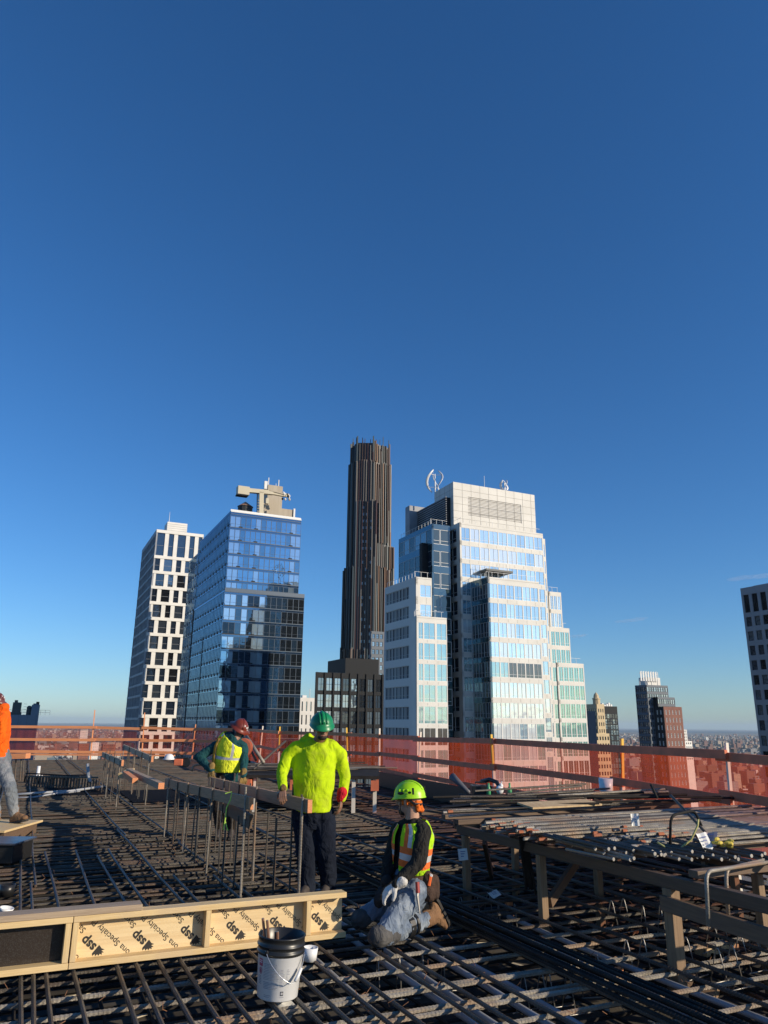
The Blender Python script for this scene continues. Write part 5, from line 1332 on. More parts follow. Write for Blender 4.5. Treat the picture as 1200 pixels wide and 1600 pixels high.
for (px, py) in ((279,1192),):
    mb = MB(); mb.box(-.08,.08,-.07,.07,0,.12); mb.box(-.05,.18,-.02,.02,.12,.15,1); mb.lathe([(0,-.01),(.09,-.01),(.09,.01),(0,.01)], 16, 1, Matrix.Translation((.14,0,.06)) @ Matrix.Rotation(math.pi/2, 4, 'X')); mb.build('saw', [M_paint_o, M_black], M=Matrix.Translation(at(px, py+4, 15)), label='orange and black power saw lying left of the red helmet worker', cat='saw', bevel=.02)
mb = MB(); mb.lathe([(.11,.02),(.14,.0),(.145,.01),(.11,.03),(.10,.08),(.06,.12),(0,.13)], 18); mb.build('white_hard_hat', M_whitep, M=Matrix.Translation(at(264,1187,18)), smooth=True, label='small white hard hat lying on the mat far behind', cat='helmet')
# ================================================================ people
def skin_m(name, c): 
    m = mat(name, c, .5, c2=tuple(x*.8 for x in c), ns=9, bump=.05, bs=60); m.node_tree.nodes['Principled BSDF'].inputs['Subsurface Weight'].default_value = .05; return m
def cloth(name, c, c2=None, bump=.35, bs=9, rough=.9, ns=4, c3=None, ns3=2):
    m = mat(name, c, rough, spec=.15, c2=c2 or tuple(x*.82 for x in c), ns=ns, bump=bump, bs=bs, c3=c3, ns3=ns3)
    for nd in m.node_tree.nodes:
        if nd.type == 'BUMP': nd.inputs['Distance'].default_value = .09; nd.inputs['Strength'].default_value = min(1, bump*1.2)
        if nd.type == 'TEX_NOISE' and abs(nd.inputs['Scale'].default_value-bs) < 1e-6: nd.inputs['Distortion'].default_value = 1.6; nd.inputs['Detail'].default_value = 3
        if nd.type == 'MAPPING': nd.inputs['Scale'].default_value = (1.3, 1.3, .75); nd.inputs['Rotation'].default_value = (.35, .5, 0)
    return m
TEX = {}
def folds_tex(sc):
    if sc not in TEX:
        t = bpy.data.textures.new('folds', 'CLOUDS'); t.noise_scale = sc; t.noise_depth = 2; TEX[sc] = t
    return TEX[sc]
def organic(o, vox=.012, sm=6, fold=0, fs=.12):
    r = o.modifiers.new('remesh', 'REMESH'); r.mode = 'VOXEL'; r.voxel_size = vox; r.use_smooth_shade = True
    s = o.modifiers.new('smooth', 'SMOOTH'); s.iterations = sm; s.factor = .6
    if fold:
        d = o.modifiers.new('folds', 'DISPLACE'); d.texture = folds_tex(fs); d.strength = fold; d.mid_level = .5; d.texture_coords = 'LOCAL'
def V(*a): return Vector(a)
def basis(fwd, up=Vector((0,0,1))):
    y = Vector(fwd).normalized(); x = y.cross(up).normalized(); z = x.cross(y)
    return Matrix((( x.x,y.x,z.x,0),(x.y,y.y,z.y,0),(x.z,y.z,z.z,0),(0,0,0,1)))      # x = person's right, y = forward, z = up
def head_shapes(mb, c, B, s=1.0):
    """c = centre of the skull; continuous with the neck through the remesh"""
    def p(x, y, z): return c + B.to_3x3() @ Vector((x*s, y*s, z*s))
    mb.ell(p(0,-.012,.025), (.077*s,.095*s,.095*s), B); mb.ell(p(0,.022,-.045), (.058*s,.068*s,.072*s), B)
    mb.ell(p(0,.055,-.088), (.028*s,.026*s,.022*s), B)
    mb.capsule(p(0,.088,.018), p(0,.108,-.022), .010*s, .015*s, 8)                     # nose
    mb.ell(p(0,.082,.036), (.052*s,.016*s,.010*s), B); mb.ell(p(0,.083,-.055), (.026*s,.012*s,.008*s), B); mb.ell(p(0,.080,-.068), (.022*s,.011*s,.007*s), B)
    for q in (-1, 1): mb.ell(p(q*.078,-.005,-.005), (.012*s,.022*s,.034*s), B); mb.ell(p(q*.042,.058,-.02), (.022*s,.024*s,.022*s), B)
def face_bits(root, c, B, s=1.0, beard=None):
    def p(x, y, z): return c + B.to_3x3() @ Vector((x*s, y*s, z*s))
    for q in (-1, 1):
        mb = MB(); mb.ell(p(q*.030,.078,.012), (.012*s,.008*s,.007*s), B, 10, 6); mb.build('eye', M_eye, root, world=True, smooth=True)
        mb = MB(); mb.tube([p(q*.048,.076,.034), p(q*.030,.086,.040), p(q*.014,.088,.036)], .0045*s, 6); mb.build('eyebrow', M_hair, root, world=True)
    mb = MB(); mb.tube([p(-.024,.090,-.060), p(0,.097,-.060), p(.024,.090,-.060)], .0035*s, 6); mb.build('mouth', M_lip, root, world=True)
    if beard: mb = MB(); mb.ell(p(0,.05,-.085), (.05*s,.045*s,.03*s), B); mb.ell(p(0,.088,-.046), (.03*s,.010*s,.006*s), B); o = mb.build('beard', M_hair, root, world=True); organic(o, .006, 3, .006, .01)
M_eye = mat('eye', (.02,.015,.012), .2); M_hair = mat('dark_hair', (.02,.014,.01), .8); M_lip = mat('lips', (.25,.10,.08), .6)
def helmet(root, c, B, col, full=False, climb=False, s=1.0, stripe=None):
    """c = centre of head; hard hat with ridge, brim and suspension"""
    M0 = Matrix.Translation(c) @ B
    hm = mat('helmet_shell', col, .36, c2=tuple(x*.8 for x in col), ns=14, bump=.04, bs=40)
    mb = MB(); n = 36; prof = []
    R_, H_ = .116*s, .118*s
    z0 = .035*s
    prof = [(math.cos(a), math.sin(a)) for a in np.linspace(0, math.pi/2, 9)]
    vs = []
    for (cr, sr) in prof:
        for j in range(n):
            b = 2*math.pi*j/n; ex = 1.16
            vs.append((R_*max(cr,.002)*math.cos(b), R_*ex*max(cr,.002)*math.sin(b)-.008, z0+H_*sr))
    # brim ring
    ring = []
    for j in range(n):
        b = 2*math.pi*j/n; fr = max(0, math.sin(b))
        w_ = (.056 if full else .010+.048*fr**2.2)*s if not climb else (.006+.022*fr**3)*s
        ring.append(((R_+w_)*math.cos(b), (R_*1.16+w_)*math.sin(b)-.008, z0-.010*s-(.018*fr**2 if not full else .012)*s))
    k0 = len(vs); vs += ring; vs += [(x*.985, y*.985, z-.004) for x, y, z in ring]; vs += [(R_*.94*math.cos(2*math.pi*j/n), R_*1.09*math.sin(2*math.pi*j/n)-.008, z0-.004) for j in range(n)]
    fs = [(i*n+j, i*n+(j+1)%n, (i+1)*n+(j+1)%n, (i+1)*n+j) for i in range(8) for j in range(n)]
    fs += [(k0+j, k0+(j+1)%n, (j+1)%n, j) for j in range(n)]
    fs += [(k0+n+j, k0+n+(j+1)%n, k0+(j+1)%n, k0+j) for j in range(n)]
    fs += [(k0+2*n+j, k0+2*n+(j+1)%n, k0+n+(j+1)%n, k0+n+j) for j in range(n)]
    mb.add([Vector(v) for v in vs], fs)
    H = mb.build('helmet', hm, root, M=M0, smooth=True)
    mb = MB()
    for dx, hh, ww in ((0, .010, .016),)+(() if full or climb else ((-.034,.006,.008),(.034,.006,.008))):
        pts = []; 
        for a in np.linspace(.25, math.pi-.45, 12): pts.append(Vector((dx*s, R_*1.16*math.cos(a)*(.985 if dx else 1)-.008, z0+H_*math.sin(a)*(.95 if dx else 1.0))))
        mb.tube(pts, ww*s, 8, ry=[hh*s]*12, side=(1,0,0))
    if climb:
        for q in (-1, 1):
            for k in range(3): mb.box((q*(R_*.90)-.004), q*(R_*.90)+.004+.012*0, -.045+k*.035, -.022+k*.035, z0+.045-.004*k, z0+.06)
    mb.build('ridge', hm, H, M=M0, smooth=True)
    mb = MB(); lm = []
    if stripe == 'stickers':
        for (a, z, r) in ((2.2,.055,.016),(2.75,.045,.020),(1.75,.075,.013),(2.45,.02,.013)):
            cx, cy_ = R_*math.cos(a+math.pi*.0), R_*1.16*math.sin(a)
            cc = math.sqrt(max(0, 1-(z/H_)**2)); q = Vector((cx*cc, cy_*cc-.008, z0+z)); nn = Vector((q.x, q.y, z*.9)).normalized()
            mb.lathe([(0,.004),(r*s,.0035),(r*s,0)], 10, 0, Matrix.Translation(q) @ nn.to_track_quat('Z','Y').to_matrix().to_4x4())
        mb.build('sticker', mat('sticker', (.6,.58,.55), .5), H, M=M0)
    if climb:
        for q in (-1, 1): mb.ell((q*R_*.985, .02, z0+.03), (.006,.03,.012)); mb.ell((q*R_*.99,-.06, z0+.035), (.006,.016,.010)); mb.box(q*R_-.004, q*R_+.004, -.10, -.085, z0+.02, z0+.07)
        mb.ell((0, R_*1.1, z0+.045), (.018,.006,.014)); mb.build('vent', M_black, H, M=M0)
        mb = MB()
        for q in (-1, 1): mb.tube([(q*.092,.03,z0-.005),(q*.082,.045,-.05),(q*.04,.06,-.115),(0,.062,-.125)], .005, 6, ry=[.003]*4)
        mb.tube([(-.095,-.03,z0-.01),(-.075,-.085,-.02),(0,-.112,-.03),(.075,-.085,-.02),(.095,-.03,z0-.01)], .010, 6, ry=[.004]*5)
        mb.build('chin_strap', M_black, H, M=M0)
    else:
        mb = MB(); mb.lathe([(R_*.93, z0-.002),(R_*.90, z0-.02),(R_*.88, z0-.02),(R_*.9, z0)], 24, 0, Matrix.Scale(1.1, 4, (0,1,0))); mb.build('head_band', M_black, H, M=M0)
    return H
def hand_shapes(mb, wrist, d, palm_n, side=1, curl=.6, s=1.0, glove=0.0):
    """palm + four unequal bent fingers + thumb from the palm's side. d = along the hand, palm_n = way the palm faces"""
    d = Vector(d).normalized(); n = (Vector(palm_n)-d*Vector(palm_n).dot(d)).normalized(); x = d.cross(n)*side
    g = glove
    for k in range(4):
        xo = (-.030+.020*k)*s
        mb.capsule(wrist+x*xo*.6, wrist+d*.085*s+x*xo, (.0135+g)*s, (.0115+g)*s, 8)
    for k, (l1, l2, l3) in enumerate(((.040,.026,.020),(.046,.030,.022),(.043,.028,.021),(.034,.022,.018))):
        xo = (.030-.020*k)*s; b = wrist+d*.088*s+x*xo; a = curl*(.8+.12*k)
        p = b; ang = a*.8
        for j, l in enumerate((l1, l2, l3)):
            q = p+(d*math.cos(ang)+n*math.sin(ang))*l*s; mb.capsule(p, q, (.0095-.0008*j+g)*s, (.0088-.0008*j+g)*s, 8); p = q; ang += a
    t0 = wrist+d*.030*s+x*.030*s+n*.006; t1 = t0+(d*.55+x*.65+n*.45).normalized()*.042*s; t2 = t1+(d*.85+x*.05+n*.6).normalized()*.034*s
    mb.capsule(wrist+d*.015*s+x*.012*s, t0, .015*s+g, .013*s+g, 8); mb.capsule(t0, t1, .0125*s+g, .011*s+g, 8); mb.capsule(t1, t2, .011*s+g, .009*s+g, 8)
def torso_loft(mb, pts, side, rx, ry, n=28, m=0, matf=None, cap=True):
    k = len(pts); vs = []
    for i, p in enumerate(pts):
        t = (pts[min(i+1,k-1)]-pts[max(i-1,0)]).normalized(); a = (side-t*side.dot(t)).normalized(); b = t.cross(a)
        for j in range(n):
            an = 2*math.pi*j/n; vs.append(p+a*(math.cos(an)*rx[i])+b*(math.sin(an)*ry[i]))
    fs = [(i*n+j, i*n+(j+1)%n, (i+1)*n+(j+1)%n, (i+1)*n+j) for i in range(k-1) for j in range(n)]
    b0 = len(mb.v); mb.add(vs, fs, m)
    if matf:
        for q, f in enumerate(fs):
            i, j = divmod(q, n); mb.m[len(mb.m)-len(fs)+q] = matf(i, j)
    if cap: mb.f += [tuple(b0+j for j in range(n))[::-1], tuple(b0+(k-1)*n+j for j in range(n))]; mb.m += [m, m]
def interp(P, R1, R2, k):
    """resample a few torso stations smoothly"""
    out = [[], [], []]; n = len(P)
    for i in range(k):
        u = i/(k-1)*(n-1); a = min(int(u), n-2); f = u-a; f = f*f*(3-2*f)*.5+f*.5
        out[0].append(P[a].lerp(P[a+1], f)); out[1].append(R1[a]*(1-f)+R1[a+1]*f); out[2].append(R2[a]*(1-f)+R2[a+1]*f)
    return out
def limb(mb, pts, rs, n=14, m=0):
    for i in range(len(pts)-1): mb.capsule(pts[i], pts[i+1], rs[i], rs[i+1], n, m)
def boot(root, ankle, toe_dir, m_, up=Vector((0,0,1)), s=1.0, name='boot', sole=True):
    t = Vector(toe_dir).normalized(); u = (up-t*up.dot(t)).normalized(); heel = ankle-u*.075*s-t*.035*s
    x = t.cross(u)
    mb = MB(); mb.capsule(ankle+u*.09*s, ankle, .056*s, .055*s); mb.capsule(heel+u*.02, ankle-u*.02, .045*s, .05*s)
    mb.capsule(heel+u*.015, heel+t*.15*s+u*.015, .042*s, .046*s); mb.capsule(heel+t*.13*s+u*.015, heel+t*.225*s+u*.008, .045*s, .036*s)
    mb.capsule(ankle-u*.01, heel+t*.17*s+u*.03, .05*s, .038*s)
    o = mb.build(name, m_, root, world=True); organic(o, .009, 5, .006, .04)
    if sole:
        mb = MB(); c = heel-u*.035*s
        pts = [(-.05,.036),(-.02,.044),(.06,.042),(.14,.050),(.21,.046),(.255,.022)]
        poly = [c+t*a*s+x*b*s for a, b in pts]+[c+t*a*s-x*b*s for a, b in pts[::-1]]
        n = len(poly); mb.add(poly+[p+u*.024*s for p in poly], [(i, (i+1)%n, n+(i+1)%n, n+i) for i in range(n)]+[tuple(range(n))[::-1], tuple(range(n, 2*n))])
        mb.build('sole', mat('boot_sole', (.03,.027,.024), .8), o, world=True)
M_skin1 = skin_m('skin_brown', (.30,.16,.10)); M_skin2 = skin_m('skin_tan', (.52,.30,.20))
M_denim_d = cloth('dark_denim', (.008,.011,.020), (.014,.019,.032)); M_denim = cloth('blue_denim', (.17,.21,.27), (.11,.14,.19), bump=.4, c3=(.26,.30,.35), ns3=6); M_jeans = cloth('worn_jeans', (.18,.20,.22), (.13,.15,.17), c3=(.25,.26,.27), ns3=5)
M_lime = cloth('lime_hoodie', (.56,.76,.01), (.46,.63,.01), bump=.34, bs=4.5, c3=(.44,.57,.02), ns3=11)
M_orange = cloth('orange_hoodie', (.95,.14,.01), (.88,.11,.01), bump=.5, bs=6)
M_tan = cloth('tan_leather', (.26,.15,.08), (.20,.11,.06), bump=.3, bs=14, ns=8)

# ---- 1: standing man in the lime sweatshirt
def person_lime():
    Y = 7.9
    def W(px, py, dy=0): return at(px, py, Y+dy)
    foot = onz(493, 1412, 0)
    R = thing('person', 'standing worker in green hard hat, lime sweatshirt and dark jeans, hand on a board', 'person', loc=foot)
    fw = V(-.30,-.95,0)
    hc = W(503, 1136.5, -.11); hd = basis(V(.22,-.92,-.24), V(-.05,0,1))
    # torso stations from hips to neck
    side = V(.96,-.28,0).normalized()
    T = [W(489,1268), W(490,1240), W(490,1205), W(491,1178), W(493,1165,.02), W(496,1159,.04)]
    rx = [.19,.205,.222,.232,.17,.08]; ry = [.165,.17,.16,.14,.10,.075]
    shR, elR, wrR = W(451,1180), W(440,1209,-.06), W(442,1231,-.30)       # his right arm, on the left of the picture
    shL, elL, wrL = W(531,1180), W(540,1214,.02), W(534,1247,-.06)
    mb = MB(); P, A, B_ = interp(T, rx, ry, 16); torso_loft(mb, P, side, A, B_)
    limb(mb, [W(465,1170), shR], [.085,.072]); limb(mb, [shR, elR, wrR], [.076,.058,.043]); limb(mb, [W(518,1170), shL], [.085,.072]); limb(mb, [shL, elL, wrL], [.076,.058,.043])
    # hood bunched at the neck, cuff of the hem
    for k in range(9):
        a = k/8*math.pi*1.5+math.pi*.75+.2; q0 = W(497,1159,-.01); mb.capsule(q0+side*.088*math.cos(a)+V(0,.085,.035)*math.sin(a)*-1, q0+side*.088*math.cos(a+.5)+V(0,.085,.035)*math.sin(a+.5)*-1, .026,.026, 8)
    limb(mb, [W(482,1152,.08), W(472,1160,.08)], [.045,.05]); limb(mb, [W(510,1158,.08), W(518,1163,.06)], [.035,.045])
    o = mb.build('sweatshirt', M_lime, R, world=True); organic(o, .011, 7, .022, .13)
    mb = MB(); mb.box(-.055,.055,-.004,.0,-.07,.06); False and mb.build('chest_pocket', M_lime, R, M=Matrix.Translation(W(503,1184,-.145)) @ Matrix.Rotation(-.25, 4, 'Z'), bevel=.002)
    # skin: head, neck and both hands in one figure
    mb = MB(); head_shapes(mb, hc, hd); limb(mb, [hc+V(.0,.03,-.05), W(497,1160,.0)], [.056,.06]); limb(mb, [W(497,1160,.02), W(493,1172,.02)], [.065,.07])
    for a, b, c_ in ((W(493,1172,.02), shR, None), (W(493,1172,.02), shL, None)): limb(mb, [a, b], [.05,.045])
    limb(mb, [shR, elR, wrR], [.045,.036,.03]); limb(mb, [shL, elL, wrL], [.045,.036,.03])
    hand_shapes(mb, wrR, V(.05,-.55,-.8), V(.2,.8,-.6), side=-1, curl=.75, s=1.0); hand_shapes(mb, wrL, V(-.12,-.02,-1), V(-.9,.2,0), side=1, curl=.42, s=1.0)
    o = mb.build('body', M_skin1, R, world=True); organic(o, .006, 3)
    face_bits(R, hc, hd, 1.0, beard=True)
    helmet(R, hc, hd, (.008,.22,.075))
    mb = MB(); mb.capsule(wrL+V(.004,0,.055), wrL+V(-.006,0,.0), .053, .047); o = mb.build('red_cuff', cloth('red_knit', (.55,.02,.03)), R, world=True); organic(o, .008, 3)
    mb = MB(); mb.capsule(wrR+(elR-wrR).normalized()*.03, wrR+(elR-wrR).normalized()*-.004, .046, .042); o = mb.build('cuff', cloth('knit_cuff', (.18,.12,.05)), R, world=True); organic(o, .008, 3)
    hpR, knR, anR = W(475,1274), W(478,1338,-.05), W(481,1402,-.02); hpL, knL, anL = W(505,1274), W(510,1338,-.03), W(514,1398,.10)
    mb = MB(); limb(mb, [W(490,1258), W(489,1278)], [.165,.15]); limb(mb, [hpR, knR, anR], [.125,.095,.075]); limb(mb, [hpL, knL, anL], [.125,.095,.075])
    o = mb.build('trousers', M_denim_d, R, world=True); organic(o, .012, 5, .028, .07)
    for an in (anR, anL): an = an.copy(); an.z = .10; boot(R, an, V(-.25,-.95,0), mat('dark_boot', (.05,.04,.035), .7))
person_lime()

# vest shell over a torso: lime panels, silver bands with orange borders, open front
def vest(R, P, A, B_, side, front_gap=2, name='vest', lime=(.55,.85,.02), bands=(.30,), orange=True, n=32, grow=.022, topi=None):
    M_v = cloth('vest_lime', lime, tuple(x*.9 for x in lime), bump=.4, bs=12); M_s = mat('silver_band', (.62,.62,.60), .35, metal=.1, c2=(.5,.5,.49), ns=9); M_o = cloth('vest_orange', (.9,.20,.05))
    k = len(P); 
    def mf(i, j):
        f = i/(k-2)
        an = (j+.5)/n*2*math.pi; dfr = min(abs(an-math.pi*1.5), abs(an-math.pi*1.5+2*math.pi))   # toward the front (-b)
        for b in bands:
            if abs(f-b) < .06: return 1
            if abs(f-b) < .16 and orange: return 2
        w1 = abs(math.cos(an))
        if .50 < w1 < .72 and f > max(bands): return 1
        if .42 < w1 < .50 and f > max(bands) and orange: return 2
        return 0
    mb = MB(); torso_loft(mb, P, side, [a+grow for a in A], [b+grow for b in B_], n=n, matf=mf, cap=False)
    keep = []
    for q in range(len(mb.f)):
        i, j = divmod(q, n); an = (j+.5)/n*2*math.pi
        d = abs(an-math.pi*1.5)
        if front_gap and d < front_gap*math.pi/n: continue
        keep.append(q)
    mb.f = [mb.f[q] for q in keep]; mb.m = [mb.m[q] for q in keep]
    o = mb.build(name, [M_v, M_s, M_o], R, world=True, smooth=True)
    s_ = o.modifiers.new('thick', 'SOLIDIFY'); s_.thickness = .006; sb = o.modifiers.new('sub', 'SUBSURF'); sb.levels = 1; sb.render_levels = 1
    d = o.modifiers.new('folds', 'DISPLACE'); d.texture = folds_tex(.08); d.strength = .02; d.texture_coords = 'LOCAL'
    return o

# ---- 2: bending man with the red brown helmet and vest
def person_red():
    Y = 11.7
    def W(px, py, dy=0): return at(px, py, Y+dy)
    R = thing('person', 'worker in red brown full brim helmet, green jacket and yellow vest, bending', 'person', loc=onz(352, 1300, 0))
    hc = W(374, 1139); hd = basis(V(.35,-.80,-.45), V(.42,-.1,.9))
    side = V(.90,-.42,0).normalized()
    T = [W(354,1222), W(355,1202), W(357,1182), W(359,1166,-.03), W(362,1156,-.06), W(368,1149,-.08)]
    rx = [.17,.18,.20,.215,.17,.08]; ry = [.13,.14,.145,.135,.11,.08]
    shR, elR, wrR = W(338,1166), W(310,1183,-.05), W(330,1203,-.25); shL, elL, wrL = W(380,1166,-.05), W(382,1190,-.1), W(380,1212,-.25)
    P, A, B_ = interp(T, rx, ry, 15)
    M_j = cloth('green_jacket', (.012,.06,.065), (.02,.08,.085), bump=.4)
    mb = MB(); torso_loft(mb, P, side, A, B_); limb(mb, [W(348,1163), shR], [.085,.075]); limb(mb, [shR, elR, wrR], [.08,.068,.05]); limb(mb, [W(372,1163,-.05), shL], [.085,.07]); limb(mb, [shL, elL, wrL], [.075,.06,.048])
    limb(mb, [W(370,1151,.02), W(374,1140,.06)], [.085,.10])        # hood up under the helmet
    o = mb.build('jacket', M_j, R, world=True); organic(o, .012, 5, .03, .09)
    mb = MB(); head_shapes(mb, hc, hd); limb(mb, [hc+V(0,.03,-.05), P[-1]+V(0,0,-.05)], [.06,.06]); o = mb.build('body', M_skin1, R, world=True); organic(o, .008, 3)
    face_bits(R, hc, hd)
    helmet(R, hc, hd, (.20,.035,.018), full=True, stripe='stickers')
    M_g = cloth('tan_glove', (.30,.19,.06), (.16,.11,.05))
    for (w_, d, nn, sd) in ((wrR, V(.25,-.5,-.8), V(.2,.9,-.3), -1), (wrL, V(0,-.4,-.9), V(-.3,.9,0), 1)):
        mb = MB(); limb(mb, [w_+V(0,.02,.06), w_], [.050,.042]); hand_shapes(mb, w_, d, nn, sd, .7, 1.05, .005); o = mb.build('glove', M_g, R, world=True); organic(o, .008, 3, .006, .03)
    vest(R, P[2:13], A[2:13], B_[2:13], side, 0, bands=(.36,), orange=False, lime=(.90,.95,.05), grow=.03)
    M_h = cloth('harness_strap', (.42,.24,.04)); 
    for dx in (-.14,):
        mb = MB(); pts = [P[i]+side*dx*(1.0 if i > 4 else .9)+V(.35,-.85,0).normalized()*(-0)+ (V(-side.y, side.x, 0)*-(B_[i]+.034)) for i in range(3, 14)]; mb.tube(pts, .022, 8, ry=[.006]*11, side=side); mb.build('harness_strap', M_h, R, world=True)
    mb = MB(); limb(mb, [W(352,1215), W(351,1228)], [.15,.145]); limb(mb, [W(343,1228), W(341,1262,-.1), W(343,1294)], [.115,.09,.07]); limb(mb, [W(361,1228), W(365,1262,-.08), W(362,1294)], [.115,.09,.07])
    o = mb.build('trousers', cloth('brown_trousers', (.035,.028,.024)), R, world=True); organic(o, .013, 5, .02, .07)
    for px in (343, 362): a = W(px, 1294); a.z = .09; boot(R, a, V(.1,-1,0), mat('dark_boot', (.05,.04,.035), .7))
person_red()

# ---- 3: kneeling man, back quarter to the camera, looking away to the left
def person_kneel():
    Y = 6.55
    def W(px, py, dy=0): return at(px, py, Y+dy)
    R = thing('person', 'kneeling worker in lime climbing helmet, hi vis vest, black sleeves and blue jeans', 'person', loc=onz(625, 1460, 0))
    hc = W(639, 1251); hd = basis(V(-.86,.42,-.05), V(0,0,1))
    side = V(.55,-.83,0).normalized()           # from his right shoulder (far) to his left (near)... shoulders run into depth
    T = [W(640,1380,.02), W(640,1358,.02), W(643,1332,.0), W(645,1308,.0), W(645,1293,.0), W(643,1278,.0)]
    rx = [.15,.142,.156,.175,.155,.072]; ry = [.118,.112,.118,.122,.10,.068]
    P, A, B_ = interp(T, rx, ry, 15)
    shN, elN, wrN = W(660,1299,-.12), W(655,1345,-.22), W(620,1382,-.28); shF, elF, wrF = W(623,1299,.10), W(609,1340,.05), W(602,1382,-.10)
    M_j = cloth('black_jacket', (.016,.015,.014), (.03,.028,.025), bump=.5)
    mb = MB(); torso_loft(mb, P, side, A, B_); limb(mb, [W(650,1296,-.05), shN], [.085,.076]); limb(mb, [shN, elN, wrN], [.074,.060,.043]); limb(mb, [W(634,1296,.05), shF], [.08,.074]); limb(mb, [shF, elF, wrF], [.072,.057,.043])
    o = mb.build('jacket', M_j, R, world=True); organic(o, .010, 5, .025, .07)
    mb = MB(); head_shapes(mb, hc, hd); limb(mb, [hc+V(.025,-.01,-.03), W(644,1282)], [.058,.06]); limb(mb, [W(644,1282), P[-3]], [.06,.06])
    limb(mb, [P[-3], shN, elN, wrN], [.05,.045,.035,.03]); limb(mb, [P[-3], shF, elF, wrF], [.05,.045,.035,.03])
    o = mb.build('body', M_skin2, R, world=True); organic(o, .006, 3)
    face_bits(R, hc, hd, 1.0, beard=True)
    helmet(R, hc, hd, (.42,.80,.01), climb=True)
    # orange bandana under the helmet
    mb = MB(); Bm = hd.to_3x3()
    for k in range(7): a = -.2+k*.42; q = hc+Bm @ Vector((.082*math.cos(a+math.pi), .0-.098*math.sin(a), -.008-.01*math.sin(a))); mb.ell(q, (.015,.015,.026))
    mb.capsule(hc+Bm @ Vector((.03,-.085,-.03)), hc+Bm @ Vector((.02,-.10,-.075)), .018,.022); mb.capsule(hc+Bm @ Vector((-.03,-.09,-.03)), hc+Bm @ Vector((-.02,-.088,-.07)), .02,.02)
    o = mb.build('bandana', cloth('orange_bandana', (.80,.19,.03), (.6,.12,.02)), R, world=True); organic(o, .008, 3, .015, .03)
    vest(R, P[3:14], A[3:14], B_[3:14], side, 2, bands=(.22,), lime=(.45,.75,.02), grow=.034)
    M_g = cloth('white_glove', (.62,.60,.56), (.5,.48,.45))
    mb = MB(); limb(mb, [wrN+V(.04,-.01,.02), wrN], [.045,.04]); hand_shapes(mb, wrN, V(-.75,-.1,-.5), V(-.2,.2,-.9), 1, .55, 1.02, .005); o = mb.build('glove', M_g, R, world=True); organic(o, .008, 3, .006, .03)
    mb = MB(); limb(mb, [wrF+V(.01,-.01,.03), wrF], [.045,.04]); hand_shapes(mb, wrF, V(-.5,-.3,-.7), V(.2,.2,-.9), -1, .55, 1.02, .005); o = mb.build('glove', cloth('dark_glove', (.03,.03,.032)), R, world=True); organic(o, .008, 3, .006, .03)
    # legs: both knees down, boots behind him to the right
    hpN, knN, anN = W(648,1392,-.12), W(600,1452,-.38), W(664,1438,-.10); hpF, knF, anF = W(632,1392,.15), W(572,1432,.10), W(640,1428,.28)
    knN.z = .09; knF.z = .09; anN.z = .13; anF.z = .12
    mb = MB(); limb(mb, [W(641,1378), W(642,1394)], [.15,.15]); limb(mb, [hpN, knN], [.105,.080]); limb(mb, [knN, anN], [.085,.062]); limb(mb, [hpF, knF], [.105,.080]); limb(mb, [knF, anF], [.085,.062])
    o = mb.build('trousers', M_denim, R, world=True); organic(o, .011, 5, .034, .05)
    for an, kn, sfx in ((anN, knN, 0), (anF, knF, 1)):
        d = (an-kn).normalized()
        mb = MB(); mb.capsule(kn-d*.03+V(-.02,-.02,0), kn+d*.10+V(-.005,-.03,-.01), .080, .068); o = mb.build('knee_pad', cloth('knee_pad_grey', (.05,.05,.052), (.12,.115,.11), ns=6), R, world=True); organic(o, .010, 4, .012, .05)
        ank = an+d*.05
        mb = MB(); mb.capsule(an, ank+d*.06, .064, .060); o = mb.build('boot_shaft', M_tan, R, world=True); organic(o, .01, 3)
        boot(R, ank+d*.03+V(0,0,.02), (V(0,0,-1)*.70+d*.45), M_tan, up=-d*1.0+V(0,0,.2), s=.86)
    mb = MB(); q = (knN+anN)/2; d = (anN-knN).normalized(); mb.tube([q+d*.0, q+d*.05], .082, 14); mb.tube([q+d*.075, q+d*.095], .080, 14); mb.build('knee_pad_strap', M_black, R, world=True)
    # tool belt
    M_l = cloth('tool_leather', (.05,.035,.028), (.08,.05,.038))
    mb = MB(); torso_loft(mb, [P[1]-V(0,0,.01), P[2]], side, [.185,.185], [.15,.15]); mb.build('belt', M_l, R, world=True)
    c = W(672,1388,-.10); mb = MB(); mb.capsule(c+V(-.02,0,.08), c+V(-.01,0,-.05), .050,.052); mb.capsule(c+V(.035,.02,.06), c+V(.035,.02,-.04), .040,.045); o = mb.build('tool_pouch', M_l, R, world=True); organic(o, .009, 3, .01, .05)
    mb = MB(); mb.tube([W(653,1384,-.26), W(652,1400,-.28), W(656,1428,-.30)], [.012,.012,.005], 8); mb.tube([W(652,1378,-.27), W(653,1395,-.28)], .016, 8, 1); mb.build('spud_wrench', [M_cut, mat('red_handle', (.35,.04,.03), .5)], R, world=True)
    mb = MB(); mb.tube([W(670,1384,-.15), W(673,1368,-.14)], .013, 6); mb.tube([W(673,1369,-.14), W(674,1366,-.14)], .014, 6, 1); mb.build('marker', [mat('orange_marker', (.8,.15,.03), .5), M_whitep], R, world=True)
person_kneel()

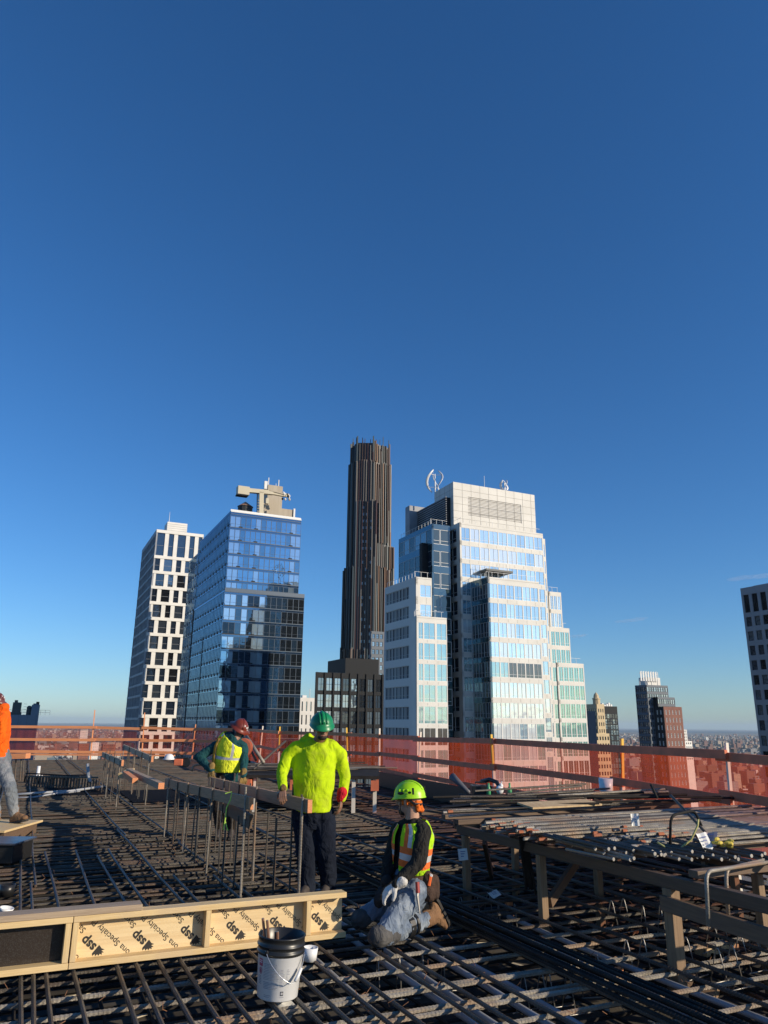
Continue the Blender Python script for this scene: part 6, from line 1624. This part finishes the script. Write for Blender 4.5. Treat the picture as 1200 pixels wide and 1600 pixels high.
# ---- 4: walking man in orange, cut off by the left edge
def person_orange():
    Y = 12.0
    def W(px, py, dy=0): return at(px, py, Y+dy)
    R = thing('person', 'walking worker in orange hoodie and jeans cut off by the left edge of the photo', 'person', loc=onz(0, 1290, .14))
    fw = V(.75,-.45,0); side = V(.42,-.9,0).normalized()
    hc = W(-6, 1098); hd = basis(V(.8,-.5,-.1), V(0,0,1))
    T = [W(-2,1190), W(-2,1165), W(-1,1140), W(0,1120), W(0,1108), W(-3,1102)]
    P, A, B_ = interp(T, [.175,.175,.20,.215,.17,.09], [.15,.15,.16,.155,.12,.09], 15)
    shN, elN, wrN = W(3,1122,-.18), W(2,1152,-.28), W(-14,1172,-.35); shF, elF, wrF = W(-4,1122,.18), W(-16,1150,.2), W(-22,1175,.15)
    mb = MB(); torso_loft(mb, P, side, A, B_); limb(mb, [shN, elN, wrN], [.09,.075,.055]); limb(mb, [shF, elF, wrF], [.09,.075,.055]); limb(mb, [W(2,1107,.08), W(9,1104,.10)], [.07,.06]); limb(mb, [W(-4,1106,.12), W(6,1106,-.1)], [.07,.07])
    o = mb.build('hoodie', M_orange, R, world=True); organic(o, .013, 5, .03, .09)
    mb = MB(); head_shapes(mb, hc, hd); limb(mb, [hc-V(0,0,.03), P[-2]], [.06,.06]); limb(mb, [P[-2], shN, elN, wrN], [.05,.045,.035,.03]); hand_shapes(mb, wrN, V(-.3,-.1,-.9), V(-.9,.1,0), 1, .5)
    limb(mb, [P[-2], shF, elF, wrF], [.05,.045,.035,.03]); hand_shapes(mb, wrF, V(-.2,.1,-.9), V(-.9,.1,0), -1, .5)
    o = mb.build('body', M_skin1, R, world=True); organic(o, .008, 3); face_bits(R, hc, hd)
    helmet(R, hc+V(0,0,.0), hd, (.16,.05,.05), full=False, stripe='stickers')
    kN, aN = W(16,1232,-.25), W(22,1270,-.2); kF, aF = W(-12,1235,.2), W(-6,1276,.3)
    mb = MB(); limb(mb, [W(-1,1182), W(-1,1194)], [.165,.16]); limb(mb, [W(2,1195,-.08), kN, aN], [.125,.092,.072]); limb(mb, [W(-5,1195,.1), kF, aF], [.125,.092,.072])
    o = mb.build('trousers', M_jeans, R, world=True); organic(o, .013, 5, .03, .07)
    boot(R, W(23,1273,-.2), V(.80,-.35,.18), M_tan, s=1.12); boot(R, W(-6,1280,.3), V(.9,-.3,0), M_tan, s=1.12)
person_orange()
# ---------------------------------------------------------------- air: one even box of haze
hz = bpy.data.materials.new('haze'); hz.use_nodes = True; t = hz.node_tree
for nd in list(t.nodes):
    if nd.type == 'BSDF_PRINCIPLED': t.nodes.remove(nd)
pv = t.nodes.new('ShaderNodeVolumePrincipled'); pv.inputs['Color'].default_value = (.70,.88,1,1); pv.inputs['Density'].default_value = 2.6e-5
t.links.new(pv.outputs[0], t.nodes['Material Output'].inputs['Volume'])
mb = MB(); mb.box(-61000, 61000, -61000, 61000, -151.5, 215)
mb.build('haze', hz, M=Matrix.Identity(4), kind='stuff', label='thin blue haze over the distant city', cat='haze')

# ---------------------------------------------------------------- three faint wisps of cloud low on the right
cm = bpy.data.materials.new('cloud_vapour'); cm.use_nodes = True; t = cm.node_tree
for nd in list(t.nodes):
    if nd.type == 'BSDF_PRINCIPLED': t.nodes.remove(nd)
pv = t.nodes.new('ShaderNodeVolumePrincipled'); pv.inputs['Color'].default_value = (.95,.96,1,1); pv.inputs['Density'].default_value = .0016
t.links.new(pv.outputs[0], t.nodes['Material Output'].inputs['Volume'])
rc = random.Random(12)
for (px, py, w_, lab) in ((985, 970, 105, 'faint cloud wisp right of the stepped tower, highest of the two small ones'), (905, 993, 65, 'faint small cloud wisp close to the stepped tower right edge'), (1172, 903, 150, 'faint long cloud wisp above the tower at the right edge')):
    c = at(px, py, 8000); mb = MB()
    for k in range(7):
        f = k/6-.5; mb.ell((w_*2*f, rc.uniform(-60,60), w_*.22*f+rc.uniform(-9,9)), (w_*rc.uniform(.5,.8), 120, w_*rc.uniform(.06,.13)), n=12, k=7)
    mb.build('cloud', cm, M=Matrix.Translation(c), smooth=True, label=lab, cat='cloud', group='faint cloud wisps')
